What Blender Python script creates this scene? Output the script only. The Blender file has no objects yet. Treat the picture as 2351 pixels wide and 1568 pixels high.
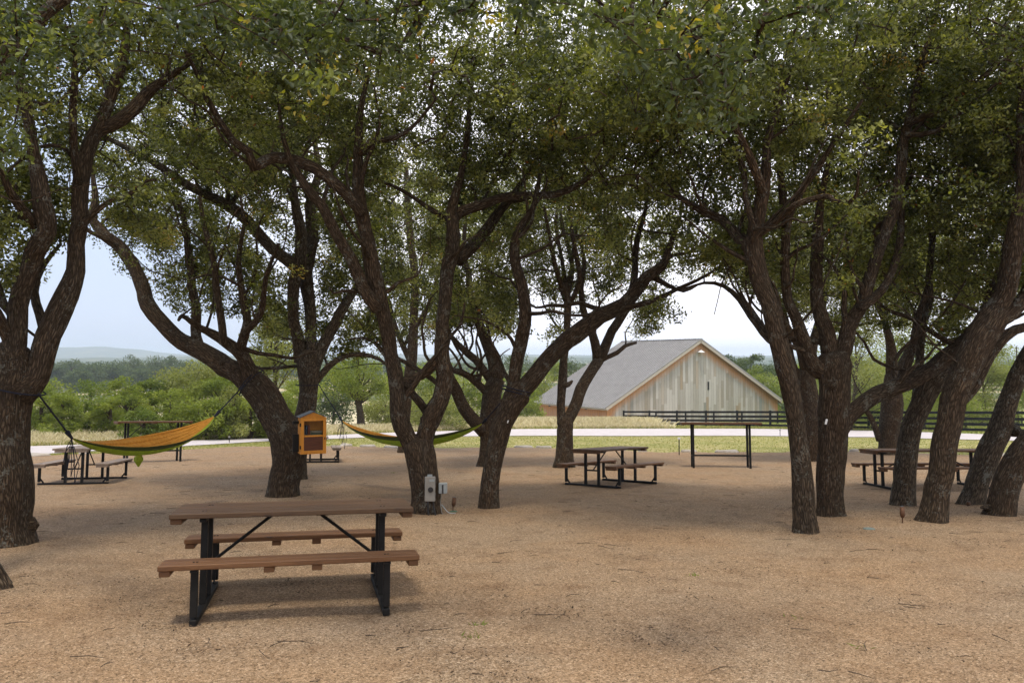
import bpy, math, random
import numpy as np
from mathutils import Matrix, Vector
R=math.radians
rng=np.random.default_rng(7)
random.seed(7)
scene=bpy.context.scene
COL=scene.collection
# ------------------------------------------------------------------ camera model
# surveyed from the photograph: plan width 2351, focal 1830, true horizon at 825, yard falls away at slope K
FP=1830.0; CU=1175.5; CV=784.0; CAMZ=1.57
PITCH=math.atan(41/FP); K=0.0638
cp,sp_=math.cos(PITCH),math.sin(PITCH)
def ray(u,v):
    a=(u-CU)/FP; b=-(v-CV)/FP
    return a, cp-b*sp_, sp_+b*cp
def P(u,v,Y):
    a,y,z=ray(u,v); t=Y/y
    return np.array([a*t,Y,CAMZ+z*t])
def G(u,v):
    a,y,z=ray(u,v); t=CAMZ/(-z-K*y)
    return np.array([a*t,y*t,CAMZ+z*t])
def proj(p):
    p=np.asarray(p,float); x=p[...,0];y=p[...,1];z=p[...,2]-CAMZ
    d=y*cp+z*sp_; w=-y*sp_+z*cp
    d=np.where(np.abs(d)<1e-3,1e-3,d)
    return CU+FP*x/d, CV-FP*w/d, d
def gz(x,y):
    x=np.asarray(x,float); y=np.asarray(y,float)
    a=-K*np.minimum(y,95)
    s=np.clip((y-95)/90,0,1); s=s*s*(3-2*s)
    return a+s*(-3.2)+np.clip((y-250)/600,0,1)*(np.sin(x*.008+y*.004)*2.2)
# ------------------------------------------------------------------ object helpers
def tag(o,label=None,cat=None,group=None,kind=None):
    if label: o['label']=label
    if cat: o['category']=cat
    if group: o['group']=group
    if kind: o['kind']=kind
    return o
def empty(name,loc,label=None,cat=None,group=None,yaw=0,tilt=False):
    o=bpy.data.objects.new(name,None); COL.objects.link(o); o.empty_display_size=.2
    M=Matrix.Rotation(yaw,4,'Z')
    if tilt: M=Matrix.Rotation(-math.atan(K),4,'X')@M
    o.matrix_world=Matrix.Translation(Vector(loc))@M
    tag(o,label,cat,group); return o
def npmesh(name,verts,faces,mat,parent=None,attrs=None,smooth=False,loc=None):
    """faces: list of arrays (n,k)"""
    verts=np.asarray(verts,np.float32).reshape(-1,3)
    me=bpy.data.meshes.new(name)
    me.vertices.add(len(verts)); me.vertices.foreach_set('co',verts.ravel())
    faces=[np.asarray(f,np.int32) for f in faces if len(f)]
    nl=sum(f.size for f in faces); nf=sum(len(f) for f in faces)
    me.loops.add(nl); me.polygons.add(nf)
    me.loops.foreach_set('vertex_index',np.concatenate([f.ravel() for f in faces]))
    tot=np.concatenate([np.full(len(f),f.shape[1],np.int32) for f in faces])
    st=np.concatenate([[0],np.cumsum(tot)[:-1]]).astype(np.int32)
    me.polygons.foreach_set('loop_start',st)
    try: me.polygons.foreach_set('loop_total',tot)
    except Exception: pass
    me.update(calc_edges=True)
    me.polygons.foreach_set('use_smooth',np.full(nf,smooth,bool))
    if attrs:
        for an,(typ,dom,data) in attrs.items():
            a=me.attributes.new(an,typ,dom)
            a.data.foreach_set('vector' if typ=='FLOAT_VECTOR' else 'value',np.asarray(data,np.float32).ravel())
    me.materials.append(mat)
    o=bpy.data.objects.new(name,me); COL.objects.link(o)
    if loc is not None: o.location=loc
    if parent is not None: o.parent=parent
    return o
class MB:
    """collects simple solids for one part mesh"""
    def __init__(s): s.v=[];s.f={};s.n=0
    def add(s,v,fs):
        for f in fs: s.f.setdefault(len(f),[]).append([i+s.n for i in f])
        s.v.append(np.asarray(v,float).reshape(-1,3)); s.n+=len(s.v[-1])
    def box(s,c,size,rot=None,bev=0.0):
        hx,hy,hz=[d/2 for d in size]; b=min(bev,hx*.45,hy*.45,hz*.45)
        if b<=0:
            v=np.array([[x,y,z] for x in(-hx,hx) for y in(-hy,hy) for z in(-hz,hz)])
            fs=[(0,1,3,2),(4,6,7,5),(0,4,5,1),(2,3,7,6),(0,2,6,4),(1,5,7,3)]
        else:
            v=[];idx={}
            for i,x in enumerate((-1,1)):
                for j,y in enumerate((-1,1)):
                    for k,z in enumerate((-1,1)):
                        for ax in range(3):
                            q=[x*(hx-b),y*(hy-b),z*(hz-b)]; q[ax]=[x*hx,y*hy,z*hz][ax]
                            idx[(i,j,k,ax)]=len(v); v.append(q)
            v=np.array(v); fs=[]
            for ax in range(3):
                o=[a for a in range(3) if a!=ax]
                for sd in (0,1):
                    q=[]
                    for (p,r) in ((0,0),(1,0),(1,1),(0,1)):
                        key=[0,0,0];key[ax]=sd;key[o[0]]=p;key[o[1]]=r
                        q.append(idx[(*key,ax)])
                    fs.append(tuple(q))
            for ax in range(3):
                o=[a for a in range(3) if a!=ax]
                for p in (0,1):
                    for r in (0,1):
                        k0=[0,0,0];k1=[0,0,0];k0[ax]=0;k1[ax]=1
                        for kk in (k0,k1): kk[o[0]]=p;kk[o[1]]=r
                        fs.append((idx[(*k0,o[0])],idx[(*k1,o[0])],idx[(*k1,o[1])],idx[(*k0,o[1])]))
            for i in (0,1):
                for j in (0,1):
                    for k in (0,1): fs.append((idx[(i,j,k,0)],idx[(i,j,k,1)],idx[(i,j,k,2)]))
        if rot is not None: v=v@np.array(rot.to_3x3()).T
        s.add(v+np.array(c),fs)
    def bar(s,a,b,w,h=None,up=(0,0,1),bev=0.0):
        a=Vector(a);b=Vector(b);d=b-a;L=d.length;x=d.normalized();u=Vector(up)
        y=u.cross(x)
        if y.length<1e-4: y=Vector((0,1,0)).cross(x)
        y.normalize(); z=x.cross(y)
        M=Matrix((x,y,z)).transposed()
        s.box((a+b)/2,(L,w,h or w),M,bev)
    def tube(s,pts,r,k=8,cap=True):
        pts=[np.array(p,float) for p in pts]; n=len(pts)
        rr=np.full(n,r) if np.isscalar(r) else np.array(r,float)
        v=[];up=np.array([0,0,1.])
        nx=None
        for i,p in enumerate(pts):
            t=pts[min(i+1,n-1)]-pts[max(i-1,0)]; t=t/(np.linalg.norm(t)+1e-9)
            if nx is None:
                h=up if abs(t[2])<.9 else np.array([1.,0,0]); nx=np.cross(h,t)
            nx=nx-t*np.dot(nx,t); nx/=np.linalg.norm(nx)+1e-9; ny=np.cross(t,nx)
            for j in range(k):
                a=2*math.pi*j/k; v.append(p+rr[i]*(math.cos(a)*nx+math.sin(a)*ny))
        fs=[(i*k+j,i*k+(j+1)%k,(i+1)*k+(j+1)%k,(i+1)*k+j) for i in range(n-1) for j in range(k)]
        if cap: fs+= [tuple(range(k))[::-1],tuple(range((n-1)*k,n*k))]
        s.add(v,fs)
    def lathe(s,prof,k=16,c=(0,0,0)):
        v=[(c[0]+r*math.cos(2*math.pi*j/k),c[1]+r*math.sin(2*math.pi*j/k),c[2]+z) for r,z in prof for j in range(k)]
        n=len(prof)
        fs=[(i*k+j,i*k+(j+1)%k,(i+1)*k+(j+1)%k,(i+1)*k+j) for i in range(n-1) for j in range(k)]
        fs+=[tuple(range(k))[::-1],tuple(range((n-1)*k,n*k))]
        s.add(v,fs)
    def build(s,name,mat,parent=None,smooth=False,**kw):
        return npmesh(name,np.concatenate(s.v),[np.array(f) for f in s.f.values()],mat,parent,smooth=smooth,**kw)
# ------------------------------------------------------------------ materials
def newmat(name,rough=.8,spec=.3):
    m=bpy.data.materials.new(name); m.use_nodes=True; nt=m.node_tree
    b=nt.nodes['Principled BSDF']; b.inputs['Roughness'].default_value=rough
    b.inputs['Specular IOR Level'].default_value=spec
    return m,nt,b
def N(nt,t,**kw):
    n=nt.nodes.new(t)
    for k,v in kw.items():
        if k.startswith('_'): setattr(n,k[1:],v)
        else: n.inputs[k.replace('__',' ')].default_value=v
    return n
def ramp(nt,fac,stops,interp='LINEAR'):
    r=nt.nodes.new('ShaderNodeValToRGB'); r.color_ramp.interpolation=interp
    e=r.color_ramp.elements
    while len(e)<len(stops): e.new(.5)
    for i,(p,c) in enumerate(stops):
        e[i].position=p; e[i].color=(*c,1) if len(c)==3 else c
    nt.links.new(fac,r.inputs[0]); return r
def mix(nt,fac,a,b,mode='MIX'):
    m=nt.nodes.new('ShaderNodeMix'); m.data_type='RGBA'; m.blend_type=mode
    for i,x in ((0,fac),(6,a),(7,b)):
        if hasattr(x,'is_linked') or hasattr(x,'links'): nt.links.new(x,m.inputs[i])
        else: m.inputs[i].default_value=x if i==0 else ((*x,1) if len(x)==3 else x)
    return m.outputs[2]
def math_(nt,op,a,b=None,c=None):
    m=nt.nodes.new('ShaderNodeMath'); m.operation=op
    for i,x in enumerate((a,b,c)):
        if x is None: continue
        if hasattr(x,'links'): nt.links.new(x,m.inputs[i])
        else: m.inputs[i].default_value=x
    return m.outputs[0]
def noise(nt,vec,scale,detail=4,rough=.55,dist=0):
    n=N(nt,'ShaderNodeTexNoise',Scale=scale,Detail=detail,Roughness=rough,Distortion=dist)
    if vec is not None: nt.links.new(vec,n.inputs['Vector'])
    return n
def mapping(nt,vec,sc=(1,1,1),rot=(0,0,0),loc=(0,0,0)):
    m=N(nt,'ShaderNodeMapping',Scale=sc,Rotation=rot,Location=loc); nt.links.new(vec,m.inputs[0]); return m.outputs[0]
def bump(nt,bsdf,h,strength=.5,dist=.01):
    b=N(nt,'ShaderNodeBump',Strength=strength,Distance=dist); nt.links.new(h,b.inputs['Height'])
    nt.links.new(b.outputs[0],bsdf.inputs['Normal']); return b
def objco(nt): return nt.nodes.new('ShaderNodeTexCoord').outputs['Object']
def geoco(nt): return nt.nodes.new('ShaderNodeNewGeometry').outputs['Position']

def mat_bark(name,c0,c1,c2,lichen=.35):
    m,nt,b=newmat(name,.92,.15)
    at=N(nt,'ShaderNodeAttribute',_attribute_name='bark').outputs['Vector']
    w=noise(nt,at,11,3); 
    dv=mix(nt,.09,at,w.outputs['Color'],'ADD')
    v=N(nt,'ShaderNodeTexVoronoi',_feature='DISTANCE_TO_EDGE',Scale=44.0); nt.links.new(dv,v.inputs['Vector'])
    n1=noise(nt,at,70,4,.7); n2=noise(nt,at,3.0,4,.6)
    r=ramp(nt,v.outputs['Distance'],[(0,(0,0,0)),(.28,(.75,.75,.75)),(.6,(1,1,1))])
    h=mix(nt,.45,r.outputs[0],n1.outputs['Fac'])
    col=ramp(nt,h,[(.12,c0),(.5,c1),(.85,c2)])
    tone=mix(nt,ramp(nt,n2.outputs['Fac'],[(.35,(0,0,0)),(.7,(1,1,1))]).outputs[0],col.outputs[0],mix(nt,1.0,col.outputs[0],(1.18,1.0,.84),'MULTIPLY'))
    gp=geoco(nt); ln=noise(nt,gp,4.5,6,.72); l2=noise(nt,gp,38,3,.6)
    lf=ramp(nt,mix(nt,.35,ln.outputs['Fac'],l2.outputs['Fac']),[(.56,(0,0,0)),(.60,(1,1,1))])
    lff=math_(nt,'MULTIPLY',lf.outputs[0],lichen)
    out=mix(nt,lff,tone,(.20,.205,.175))
    nt.links.new(out,b.inputs['Base Color'])
    bump(nt,b,h,.95,.035)
    return m
BARK=mat_bark('oak_bark',(.008,.006,.004),(.070,.051,.033),(.135,.104,.072),.5)
BARK2=mat_bark('oak_bark_grey',(.010,.008,.005),(.085,.069,.049),(.19,.162,.125),.8)
BARKBG=mat_bark('far_bark',(.02,.016,.012),(.08,.062,.045),(.16,.13,.10),.2)
def mat_leaf(name,stops,trans=.35,rough=.42,spec=.45):
    m,nt,b=newmat(name,rough,spec)
    at=N(nt,'ShaderNodeAttribute',_attribute_name='tone').outputs['Fac']
    c=ramp(nt,at,stops)
    nt.links.new(c.outputs[0],b.inputs['Base Color'])
    tr=nt.nodes.new('ShaderNodeBsdfTranslucent')
    tc=mix(nt,1.0,c.outputs[0],(1.5,1.5,.55),'MULTIPLY'); nt.links.new(tc,tr.inputs['Color'])
    ms=N(nt,'ShaderNodeMixShader',Fac=trans)
    nt.links.new(b.outputs[0],ms.inputs[1]); nt.links.new(tr.outputs[0],ms.inputs[2])
    nt.links.new(ms.outputs[0],nt.nodes['Material Output'].inputs['Surface'])
    return m
LEAF=mat_leaf('oak_leaves',[(0,(.028,.036,.010)),(.35,(.078,.092,.024)),(.6,(.148,.165,.046)),(.85,(.255,.270,.090)),(.93,(.29,.27,.06)),(1,(.26,.09,.025))],.45,.42,.32)
LEAF_NEW=mat_leaf('oak_leaves_bright',[(0,(.026,.040,.013)),(.5,(.058,.078,.024)),(.85,(.115,.142,.040)),(.93,(.38,.42,.05)),(1,(.34,.13,.03))],.40,.40,.45)
LEAF_BG=mat_leaf('scrub_leaves',[(0,(.085,.120,.022)),(.5,(.175,.220,.042)),(1,(.285,.320,.080))],.45,.6,.2)
LEAF_JUN=mat_leaf('juniper_leaves',[(0,(.060,.095,.022)),(.5,(.125,.170,.036)),(1,(.20,.24,.060))],.4,.7,.15)
LEAF_OLV=mat_leaf('olive_leaves',[(0,(.11,.130,.040)),(.5,(.20,.222,.072)),(1,(.30,.31,.12))],.42,.6,.2)
LEAF_FAR=mat_leaf('far_leaves',[(0,(.042,.066,.026)),(.5,(.075,.108,.038)),(1,(.12,.155,.056))],.2,.7,.15)

def mat_gravel():
    m,nt,b=newmat('decomposed_granite',.95,.12)
    g=geoco(nt)
    def vor(s):
        v=N(nt,'ShaderNodeTexVoronoi',Scale=s); nt.links.new(g,v.inputs['Vector']); return v
    v1=vor(105.);v2=vor(190.);v3=vor(50.)
    s1=nt.nodes.new('ShaderNodeSeparateColor'); nt.links.new(v1.outputs['Color'],s1.inputs[0])
    s2=nt.nodes.new('ShaderNodeSeparateColor'); nt.links.new(v2.outputs['Color'],s2.inputs[0])
    s3=nt.nodes.new('ShaderNodeSeparateColor'); nt.links.new(v3.outputs['Color'],s3.inputs[0])
    st=[(0,(.020,.014,.008)),(.15,(.055,.037,.021)),(.32,(.178,.119,.068)),(.6,(.275,.190,.115)),(.85,(.37,.268,.172)),(1,(.58,.46,.33))]
    c1=ramp(nt,s1.outputs[0],st); c2=ramp(nt,s2.outputs[0],st); c3=ramp(nt,s3.outputs[1],st)
    c=mix(nt,.4,c1.outputs[0],c2.outputs[0]); c=mix(nt,.2,c,c3.outputs[0])
    big=noise(nt,g,.55,5,.6); mid=noise(nt,g,2.6,6,.65); fine=noise(nt,mapping(nt,g,(1,1.6,1)),9,6,.75)
    c=mix(nt,ramp(nt,big.outputs['Fac'],[(.38,(0,0,0)),(.62,(1,1,1))]).outputs[0],c,mix(nt,1.0,c,(1.03,.95,.86),'MULTIPLY'))
    dk=ramp(nt,mid.outputs['Fac'],[(.50,(0,0,0)),(.72,(.7,.7,.7))])
    c=mix(nt,dk.outputs[0],c,mix(nt,1.0,c,(.62,.56,.52),'MULTIPLY'))
    dd=ramp(nt,fine.outputs['Fac'],[(.60,(0,0,0)),(.70,(.75,.75,.75))])
    dd2=mix(nt,1.0,dd.outputs[0],ramp(nt,noise(nt,g,1.3,4,.6).outputs['Fac'],[(.40,(0,0,0)),(.60,(1,1,1))]).outputs[0],'MULTIPLY')
    c=mix(nt,dd2,c,(.095,.062,.042))
    nt.links.new(c,b.inputs['Base Color'])
    hh=mix(nt,.5,v1.outputs['Distance'],v2.outputs['Distance']); hh=mix(nt,.35,hh,fine.outputs['Fac'])
    bump(nt,b,hh,.35,.005)
    return m
GRAVEL=mat_gravel()
def mat_field():
    m,nt,b=newmat('meadow',.95,.1)
    g=geoco(nt); sx=nt.nodes.new('ShaderNodeSeparateXYZ'); nt.links.new(g,sx.inputs[0])
    n1=noise(nt,g,.35,6,.65); n2=noise(nt,g,6,5,.7); n3=noise(nt,mapping(nt,g,(.02,.035,0)),1.0,4,.6)
    lawn=ramp(nt,n1.outputs['Fac'],[(.3,(.19,.20,.06)),(.5,(.30,.28,.11)),(.7,(.38,.32,.16))])
    dry=ramp(nt,n1.outputs['Fac'],[(.3,(.38,.34,.20)),(.6,(.56,.49,.34)),(.8,(.44,.41,.22))])
    past=ramp(nt,n1.outputs['Fac'],[(.3,(.17,.22,.06)),(.6,(.27,.31,.09)),(.8,(.36,.35,.14))])
    # right of the barn the paddock is green, left is dry meadow, beyond the road only
    fr=ramp(nt,math_(nt,'MULTIPLY_ADD',sx.outputs[0],.02,.22),[(.60,(0,0,0)),(.70,(1,1,1))])
    yb=ramp(nt,math_(nt,'MULTIPLY',sx.outputs[1],.005),[(.245,(0,0,0)),(.26,(1,1,1))])
    c=mix(nt,fr.outputs[0],dry.outputs[0],past.outputs[0])
    c=mix(nt,yb.outputs[0],lawn.outputs[0],c)
    far=ramp(nt,n3.outputs['Fac'],[(.42,(.075,.095,.035)),(.50,(.12,.13,.05)),(.56,(.40,.33,.19))])
    yf=ramp(nt,math_(nt,'MULTIPLY',sx.outputs[1],.002),[(.28,(0,0,0)),(.36,(1,1,1))])
    c=mix(nt,yf.outputs[0],c,far.outputs[0])
    c=mix(nt,.5,c,mix(nt,n2.outputs['Fac'],(.35,.35,.35),(1.5,1.5,1.5)),'MULTIPLY')
    nt.links.new(c,b.inputs['Base Color']); bump(nt,b,n2.outputs['Fac'],.6,.08)
    return m
FIELD=mat_field()
def mat_noisy(name,c0,c1,scale,rough=.85,spec=.3,bs=.3,bd=.005,sc=(1,1,1),metal=0):
    m,nt,b=newmat(name,rough,spec); o=objco(nt)
    n=noise(nt,mapping(nt,o,sc),scale,6,.65)
    c=ramp(nt,n.outputs['Fac'],[(.3,c0),(.7,c1)]); nt.links.new(c.outputs[0],b.inputs['Base Color'])
    b.inputs['Metallic'].default_value=metal
    if bs: bump(nt,b,n.outputs['Fac'],bs,bd)
    return m
ROAD=mat_noisy('caliche_road',(.40,.365,.36),(.52,.485,.485),1.6,.95,.1,.4,.02)
def mat_wood(name,c0,c1,c2,knots=True,gray=0):
    m,nt,b=newmat(name,.62,.3); o=objco(nt)
    info=nt.nodes.new('ShaderNodeObjectInfo')
    off=N(nt,'ShaderNodeVectorMath',_operation='ADD'); nt.links.new(o,off.inputs[0])
    sc=N(nt,'ShaderNodeVectorMath',_operation='SCALE'); sc.inputs[3].default_value=7.0
    nt.links.new(info.outputs['Location'],sc.inputs[0]); nt.links.new(sc.outputs[0],off.inputs[1])
    p=off.outputs[0]
    g=noise(nt,mapping(nt,p,(1.2,14,14)),3.2,7,.62,.6)
    g2=noise(nt,mapping(nt,p,(.5,30,30)),9,4,.6)
    c=ramp(nt,mix(nt,.4,g.outputs['Fac'],g2.outputs['Fac']),[(.28,c0),(.5,c1),(.72,c2)])
    # board-to-board tone
    sx=nt.nodes.new('ShaderNodeSeparateXYZ'); nt.links.new(o,sx.inputs[0])
    bd=math_(nt,'FLOOR',math_(nt,'MULTIPLY',sx.outputs[1],1/.143))
    wn=N(nt,'ShaderNodeTexWhiteNoise',_noise_dimensions='1D'); nt.links.new(bd,wn.inputs['W'])
    tn=ramp(nt,wn.outputs['Value'],[(0,(.78,.78,.80)),(1,(1.15,1.10,1.05))])
    cc=mix(nt,1.0,c.outputs[0],tn.outputs[0],'MULTIPLY')
    if knots:
        v=N(nt,'ShaderNodeTexVoronoi',Scale=2.2); nt.links.new(mapping(nt,p,(1.,3.2,3.2)),v.inputs['Vector'])
        kf=ramp(nt,v.outputs['Distance'],[(.05,(1,1,1)),(.11,(0,0,0))])
        cc=mix(nt,math_(nt,'MULTIPLY',kf.outputs[0],.75),cc,(.03,.016,.01))
    if gray:
        wn2=noise(nt,p,2.2,5,.6)
        gf=math_(nt,'MULTIPLY',ramp(nt,wn2.outputs['Fac'],[(.35,(.3,.3,.3)),(.65,(1,1,1))]).outputs[0],gray)
        cc=mix(nt,gf,cc,(.125,.098,.070))
    nt.links.new(cc,b.inputs['Base Color']); bump(nt,b,g.outputs['Fac'],.3,.003)
    return m
WOOD=mat_wood('stained_pine',(.038,.018,.008),(.085,.043,.018),(.135,.074,.033),True,.14)
WOODB=mat_wood('stained_bench',(.055,.022,.008),(.125,.058,.022),(.195,.100,.043),True,.06)
WOODG=mat_wood('weathered_pine',(.16,.115,.085),(.27,.205,.16),(.38,.30,.24),False,.6)
BLACK=mat_noisy('black_steel',(.004,.004,.004),(.010,.009,.008),22,.6,.22,.15,.002)
BLKFENCE=mat_noisy('black_fence_paint',(.006,.006,.006),(.014,.013,.013),5,.8,.2,.2,.003)
BRONZE=mat_noisy('rusty_bronze',(.06,.028,.014),(.14,.065,.030),30,.6,.4,.3,.002,metal=.3)
GREYBOX=mat_noisy('grey_enclosure',(.19,.18,.155),(.25,.235,.21),14,.5,.4,.05,.001)
PALEBOX=mat_noisy('pale_grey_plastic',(.22,.25,.25),(.30,.32,.32),14,.4,.4,.05,.001)
DARK=mat_noisy('dark_plastic',(.012,.012,.013),(.02,.02,.022),20,.4,.5,.05,.001)
ORANGE=mat_noisy('orange_cedar',(.56,.205,.016),(.70,.29,.03),5,.5,.35,.2,.002,(3,3,.5))
SHINGLE=mat_noisy('grey_shingle',(.09,.10,.105),(.19,.20,.21),30,.9,.2,.5,.004)
BROWNP=mat_noisy('book_stack_brown',(.07,.022,.010),(.15,.05,.022),6,.6,.3,.1,.002,(1,1,9))
GREEN=mat_noisy('green_valve_cover',(.03,.09,.055),(.05,.13,.08),20,.6,.3,.05,.001)
BLUEG=mat_noisy('blue_grey_lid',(.10,.14,.13),(.17,.21,.19),20,.6,.3,.05,.001)
WHITEP=mat_noisy('white_plastic',(.60,.60,.58),(.72,.72,.70),20,.5,.4,.05,.001)
STONE=mat_noisy('limestone',(.27,.24,.20),(.42,.38,.33),7,.9,.2,.6,.02)
TRIMW=mat_noisy('weathered_trim',(.34,.30,.24),(.46,.42,.36),4,.8,.2,.1,.005)
def mat_glass():
    m,nt,b=newmat('door_glass',.06,.5); b.inputs['Base Color'].default_value=(.9,.93,.92,1)
    b.inputs['Transmission Weight'].default_value=1; b.inputs['IOR'].default_value=1.2
    return m
GLASS=mat_glass()
def mat_fabric(name,c0,c1,trans=.35):
    m,nt,b=newmat(name,.6,.3); o=objco(nt)
    n=noise(nt,mapping(nt,o,(2,9,9)),3,6,.6)
    c=ramp(nt,n.outputs['Fac'],[(.3,c0),(.7,c1)]); nt.links.new(c.outputs[0],b.inputs['Base Color'])
    tr=nt.nodes.new('ShaderNodeBsdfTranslucent'); nt.links.new(c.outputs[0],tr.inputs['Color'])
    ms=N(nt,'ShaderNodeMixShader',Fac=trans); nt.links.new(b.outputs[0],ms.inputs[1]); nt.links.new(tr.outputs[0],ms.inputs[2])
    nt.links.new(ms.outputs[0],nt.nodes['Material Output'].inputs['Surface'])
    bump(nt,b,n.outputs['Fac'],.6,.01)
    return m
F_OR=mat_fabric('orange_nylon',(.60,.27,.035),(.80,.42,.075),.4); F_OL=mat_fabric('dark_green_nylon',(.035,.045,.008),(.07,.085,.014),.1)
F_LI=mat_fabric('lime_nylon',(.30,.40,.03),(.50,.60,.06),.45); STRAP=mat_noisy('black_webbing',(.010,.011,.018),(.022,.024,.04),20,.8,.2,.1,.001)
def mat_barn():
    m,nt,b=newmat('reclaimed_boards',.9,.15); o=objco(nt)
    sx=nt.nodes.new('ShaderNodeSeparateXYZ'); nt.links.new(o,sx.inputs[0])
    bi=math_(nt,'FLOOR',math_(nt,'MULTIPLY',sx.outputs[0],1/.42))
    wn=N(nt,'ShaderNodeTexWhiteNoise',_noise_dimensions='1D'); nt.links.new(bi,wn.inputs['W'])
    jit=math_(nt,'MULTIPLY_ADD',wn.outputs['Value'],7.0,sx.outputs[2])
    seg=math_(nt,'FLOOR',math_(nt,'MULTIPLY',jit,1/3.4))
    cv=nt.nodes.new('ShaderNodeCombineXYZ'); nt.links.new(bi,cv.inputs[0]); nt.links.new(seg,cv.inputs[1])
    w2=N(nt,'ShaderNodeTexWhiteNoise',_noise_dimensions='2D'); nt.links.new(cv.outputs[0],w2.inputs['Vector'])
    c=ramp(nt,w2.outputs['Value'],[(0,(.29,.265,.225)),(.14,(.32,.305,.27)),(.40,(.365,.350,.322)),(.62,(.41,.398,.375)),(.84,(.465,.452,.43)),(.94,(.31,.25,.18)),(1,(.24,.255,.245))])
    n=noise(nt,mapping(nt,o,(6,6,.35)),2,6,.7)
    c2=mix(nt,.8,c.outputs[0],mix(nt,n.outputs['Fac'],(.55,.55,.53),(1.4,1.38,1.34)),'MULTIPLY')
    # unweathered band sheltered by the eaves: stored per vertex
    at=N(nt,'ShaderNodeAttribute',_attribute_name='shelter').outputs['Fac']
    nn=noise(nt,mapping(nt,o,(4,4,1)),1.5,4,.6)
    f=math_(nt,'ADD',at,math_(nt,'MULTIPLY_ADD',nn.outputs['Fac'],.7,-.35))
    fr=ramp(nt,f,[(.35,(0,0,0)),(.85,(.9,.9,.9))])
    c3=mix(nt,fr.outputs[0],c2,mix(nt,nn.outputs['Fac'],(.34,.15,.055),(.52,.28,.13)))
    edge=math_(nt,'FRACT',math_(nt,'MULTIPLY',sx.outputs[0],1/.42))
    er=ramp(nt,edge,[(0,(.35,.35,.35)),(.07,(1,1,1)),(.93,(1,1,1)),(1,(.35,.35,.35))])
    c4=mix(nt,.7,c3,er.outputs[0],'MULTIPLY')
    nt.links.new(c4,b.inputs['Base Color']); return m
BARNW=mat_barn()
ROOFM=mat_noisy('galvanised_roof',(.225,.222,.22),(.29,.285,.28),1.2,.7,.25,0,0)
# ------------------------------------------------------------------ world and light
w=bpy.data.worlds.new('World'); scene.world=w; w.use_nodes=True; nt=w.node_tree
bg=nt.nodes['Background']; sky=nt.nodes.new('ShaderNodeTexSky'); sky.sky_type='NISHITA'; sky.sun_disc=False
SUN_EL=R(71); SUN_AZ=R(190)   # azimuth clockwise from +Y
sky.sun_elevation=SUN_EL; sky.sun_rotation=SUN_AZ; sky.air_density=1.0; sky.dust_density=2.2; sky.ozone_density=1.2
tc=nt.nodes.new('ShaderNodeTexCoord')
nz=noise(nt,mapping(nt,tc.outputs['Generated'],(1,1,2.2)),1.9,6,.6,.3)
sx=nt.nodes.new('ShaderNodeSeparateXYZ'); nt.links.new(tc.outputs['Generated'],sx.inputs[0])
grad=math_(nt,'MULTIPLY_ADD',sx.outputs[0],.75,nz.outputs['Fac'])
cf=ramp(nt,grad,[(.18,(.15,.15,.15)),(.48,(.98,.98,.98))])
cl=mix(nt,cf.outputs[0],mix(nt,.6,sky.outputs[0],(6.8,8.3,11.6)),(13.4,13.2,14.0))
nt.links.new(cl,bg.inputs['Color']); bg.inputs['Strength'].default_value=.10
sl=bpy.data.lights.new('sun','SUN'); sl.energy=2.8; sl.angle=R(9); sl.color=(1,.91,.77)
so=bpy.data.objects.new('sun',sl); COL.objects.link(so)
dirv=Vector((math.sin(SUN_AZ)*math.cos(SUN_EL),math.cos(SUN_AZ)*math.cos(SUN_EL),math.sin(SUN_EL)))
so.rotation_euler=dirv.to_track_quat('Z','Y').to_euler(); so.location=(0,0,40)
# ------------------------------------------------------------------ camera
cam=bpy.data.cameras.new('camera'); co=bpy.data.objects.new('camera',cam); COL.objects.link(co); scene.camera=co
cam.sensor_width=36; cam.lens=36*FP/2351; co.location=(0,0,CAMZ); co.rotation_euler=(R(90)+PITCH,0,0)
cam.clip_start=.1; cam.clip_end=12000
cam.dof.use_dof=True; cam.dof.focus_distance=10.5; cam.dof.aperture_fstop=5.0
scene.view_settings.view_transform='Standard'; scene.view_settings.look='None'; scene.view_settings.gamma=1
scene.view_settings.exposure=0.18
scene.cycles.max_bounces=6; scene.cycles.diffuse_bounces=4; scene.cycles.use_adaptive_sampling=True; scene.cycles.adaptive_threshold=.025; scene.cycles.glossy_bounces=2
scene.cycles.transmission_bounces=4; scene.cycles.transparent_max_bounces=6; scene.cycles.volume_bounces=1
# ------------------------------------------------------------------ setting
def terrain():
    ys=np.concatenate([np.linspace(-12,110,62),np.linspace(115,300,24),np.geomspace(320,6500,34)])
    xs=np.concatenate([-np.geomspace(140,5200,20)[::-1],np.linspace(-130,130,53),np.geomspace(140,5200,20)])
    X,Y=np.meshgrid(xs,ys); Z=gz(X,Y)
    v=np.stack([X,Y,Z],-1).reshape(-1,3); nx=len(xs)
    i,j=np.meshgrid(np.arange(len(ys)-1),np.arange(nx-1),indexing='ij'); a=(i*nx+j).ravel()
    f=np.stack([a,a+1,a+nx+1,a+nx],1)
    tag(npmesh('ground',v,[f],FIELD,smooth=True),kind='structure')
terrain()
edge=np.array([(-60,8),(-40,15),(-24,23),(-16.4,27.0),(-13.6,30.6),(-11.6,34.5),(-7.2,34.8),(-4.5,32.8),(0,33.4),(1.7,32.8),(5.4,29.8),(9,29.6),(12.9,30.0),(16.8,27.4),(30,24),(60,20)])
def yard_edge(x):
    return np.interp(x,edge[:,0],edge[:,1])+.22*np.sin(x*3.1)+.15*np.sin(x*7.3+1)
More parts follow.
